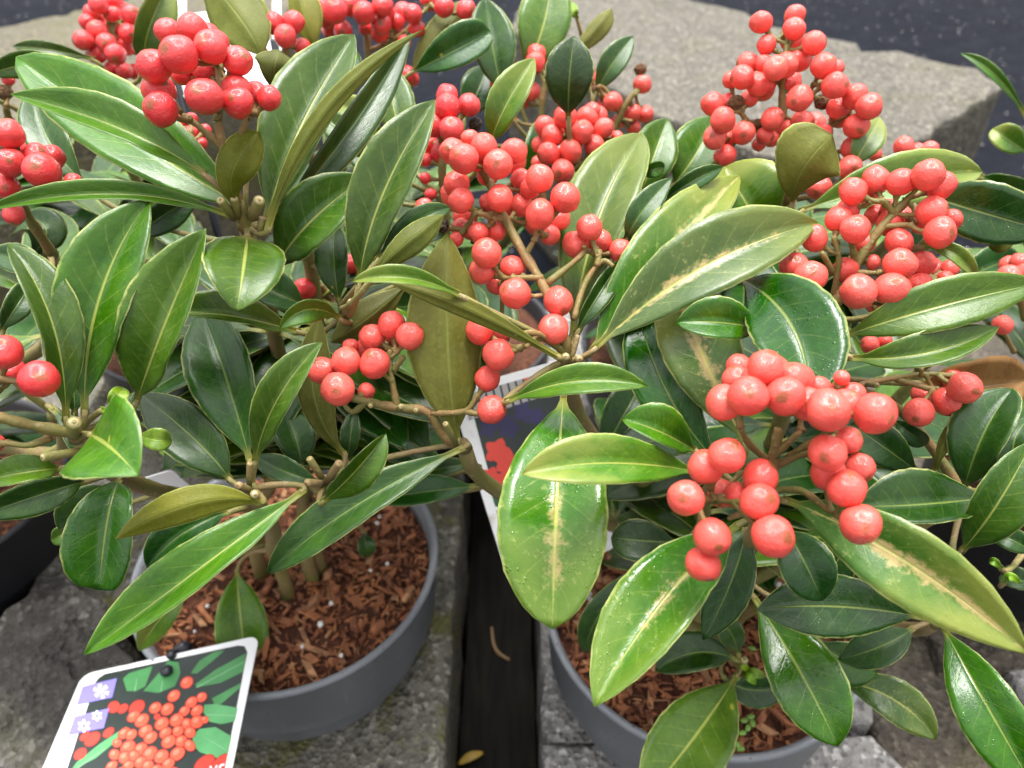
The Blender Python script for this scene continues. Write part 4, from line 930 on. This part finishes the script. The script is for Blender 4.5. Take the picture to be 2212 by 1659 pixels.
from_bm('printed_picture', QB, QM, t2, smooth=False)
bm = bmesh.new(); a, b = T2.w*.5, T2.h; tube(bm, [T2.P(a, b-.01, -.001), T2.P(a, b, -.0012), Vector((.055, .262, .10))], [.0022, .002, .0012], 8); from_bm('spike', bm, M['white'], t2)

# white sign card behind the top left berries, with two narrow uprights
T3 = Card(U(383, 34, .46), U(572, 6, .465), U(376, 215, .435))
t3 = T3.body('sign_card', M['white'], .002); tag(t3, 'plain white sign card on two uprights behind the deep red berries', 'sign')
for x0, x1, ya, yb in ((376, 401, -140, 205), (588, 606, -140, 120)):
    bm = bmesh.new(); P = [T3.px(x0, ya), T3.px(x1, ya), T3.px(x1, yb), T3.px(x0, yb)]; T3.prism(bm, P, -.0022, -.0007); from_bm('upright', bm, M['white'], t3, smooth=False)
    a = T3.P(*T3.px((x0+x1)/2, yb), -.0014); bm = bmesh.new(); tube(bm, [a+Vector((0, 0, .01)), Vector((a.x, a.y, -.079))], [.0025, .0025], 8); from_bm('stake', bm, M['black'], t3)
# small white label standing in the left grey pot
T4 = Card(U(292, 1040, .375), U(372, 1015, .375), U(290, 1125, .40))
t4 = T4.body('plant_label', M['white'], .003); tag(t4, 'small plain white label under the branch, behind the spoon shaped leaf', 'plant label')
bm = bmesh.new(); tube(bm, [T4.P(T4.w*.5, T4.h-.004, -.001), Vector((-.165, .31, .10))], [.002, .0012], 8); from_bm('spike', bm, M['white'], t4)

# ------------------------------------------------------------------ small debris and seedlings
bm = bmesh.new(); P = [onz(x, y, -.0435) for x, y in ((1062, 1355), (1066, 1390), (1078, 1412), (1100, 1425))]; tube(bm, spline(P, 4), [.0009+.0004*math.sin(i/12*3.1) for i in range(13)], 7)
tag(from_bm('dry_twig', bm, M['fibre']), 'thin curved dry twig lying on the dark timber board', 'twig')
def litter(a, b, w, z, mat, lab):
    A, B = onz(*a, z), onz(*b, z); d = (B-A); s = Vector((-d.y, d.x, 0)).normalized()*w; bm = bmesh.new(); rows = []
    for i in range(9):
        u = i/8; c = A.lerp(B, u)+Vector((0, 0, .003*math.sin(u*3.1))); ww = math.sin(math.pi*(u*.92+.04))**.8
        rows.append([bm.verts.new(c-s*ww+Vector((0, 0, .0015))), bm.verts.new(c+Vector((0, 0, 0))), bm.verts.new(c+s*ww+Vector((0, 0, .0015)))])
    for i in range(8):
        for j in range(2): bm.faces.new((rows[i][j], rows[i+1][j], rows[i+1][j+1], rows[i][j+1]))
    o = from_bm('fallen_leaf', bm, mat); sm = o.modifiers.new('thickness', 'SOLIDIFY'); sm.thickness = .0004
    return tag(o, lab, 'leaf')
litter((990, 1652), (1044, 1628), .003, -.0435, flat('fallen_leaf_yellow', (.42, .27, .04), .5, var=.4), 'small fallen yellow leaf lying on the dark timber board')
sg = flat('seedling_green', (.16, .30, .05), .5, var=.3)
bm = bmesh.new()
for x, y in ((1608, 1556), (1622, 1548), (1616, 1572), (1604, 1583), (1626, 1562), (1560, 1592), (1594, 1610), (1600, 1618), (1380, 1580), (1700, 1505), (1625, 1400)):
    c = onz(x, y, .121); bmesh.ops.create_uvsphere(bm, u_segments=8, v_segments=5, radius=.0016, matrix=Matrix.Translation(c) @ Matrix.Rotation(random.uniform(0, 3), 4, 'Z') @ Matrix.Diagonal((1.4, .9, .35, 1)))
    tube(bm, [c, Vector((c.x+.001, c.y+.002, .112))], [.0003, .0003], 5)
keep(from_bm('seedling', bm, sg), ROOT['B'])['kind'] = 'stuff'
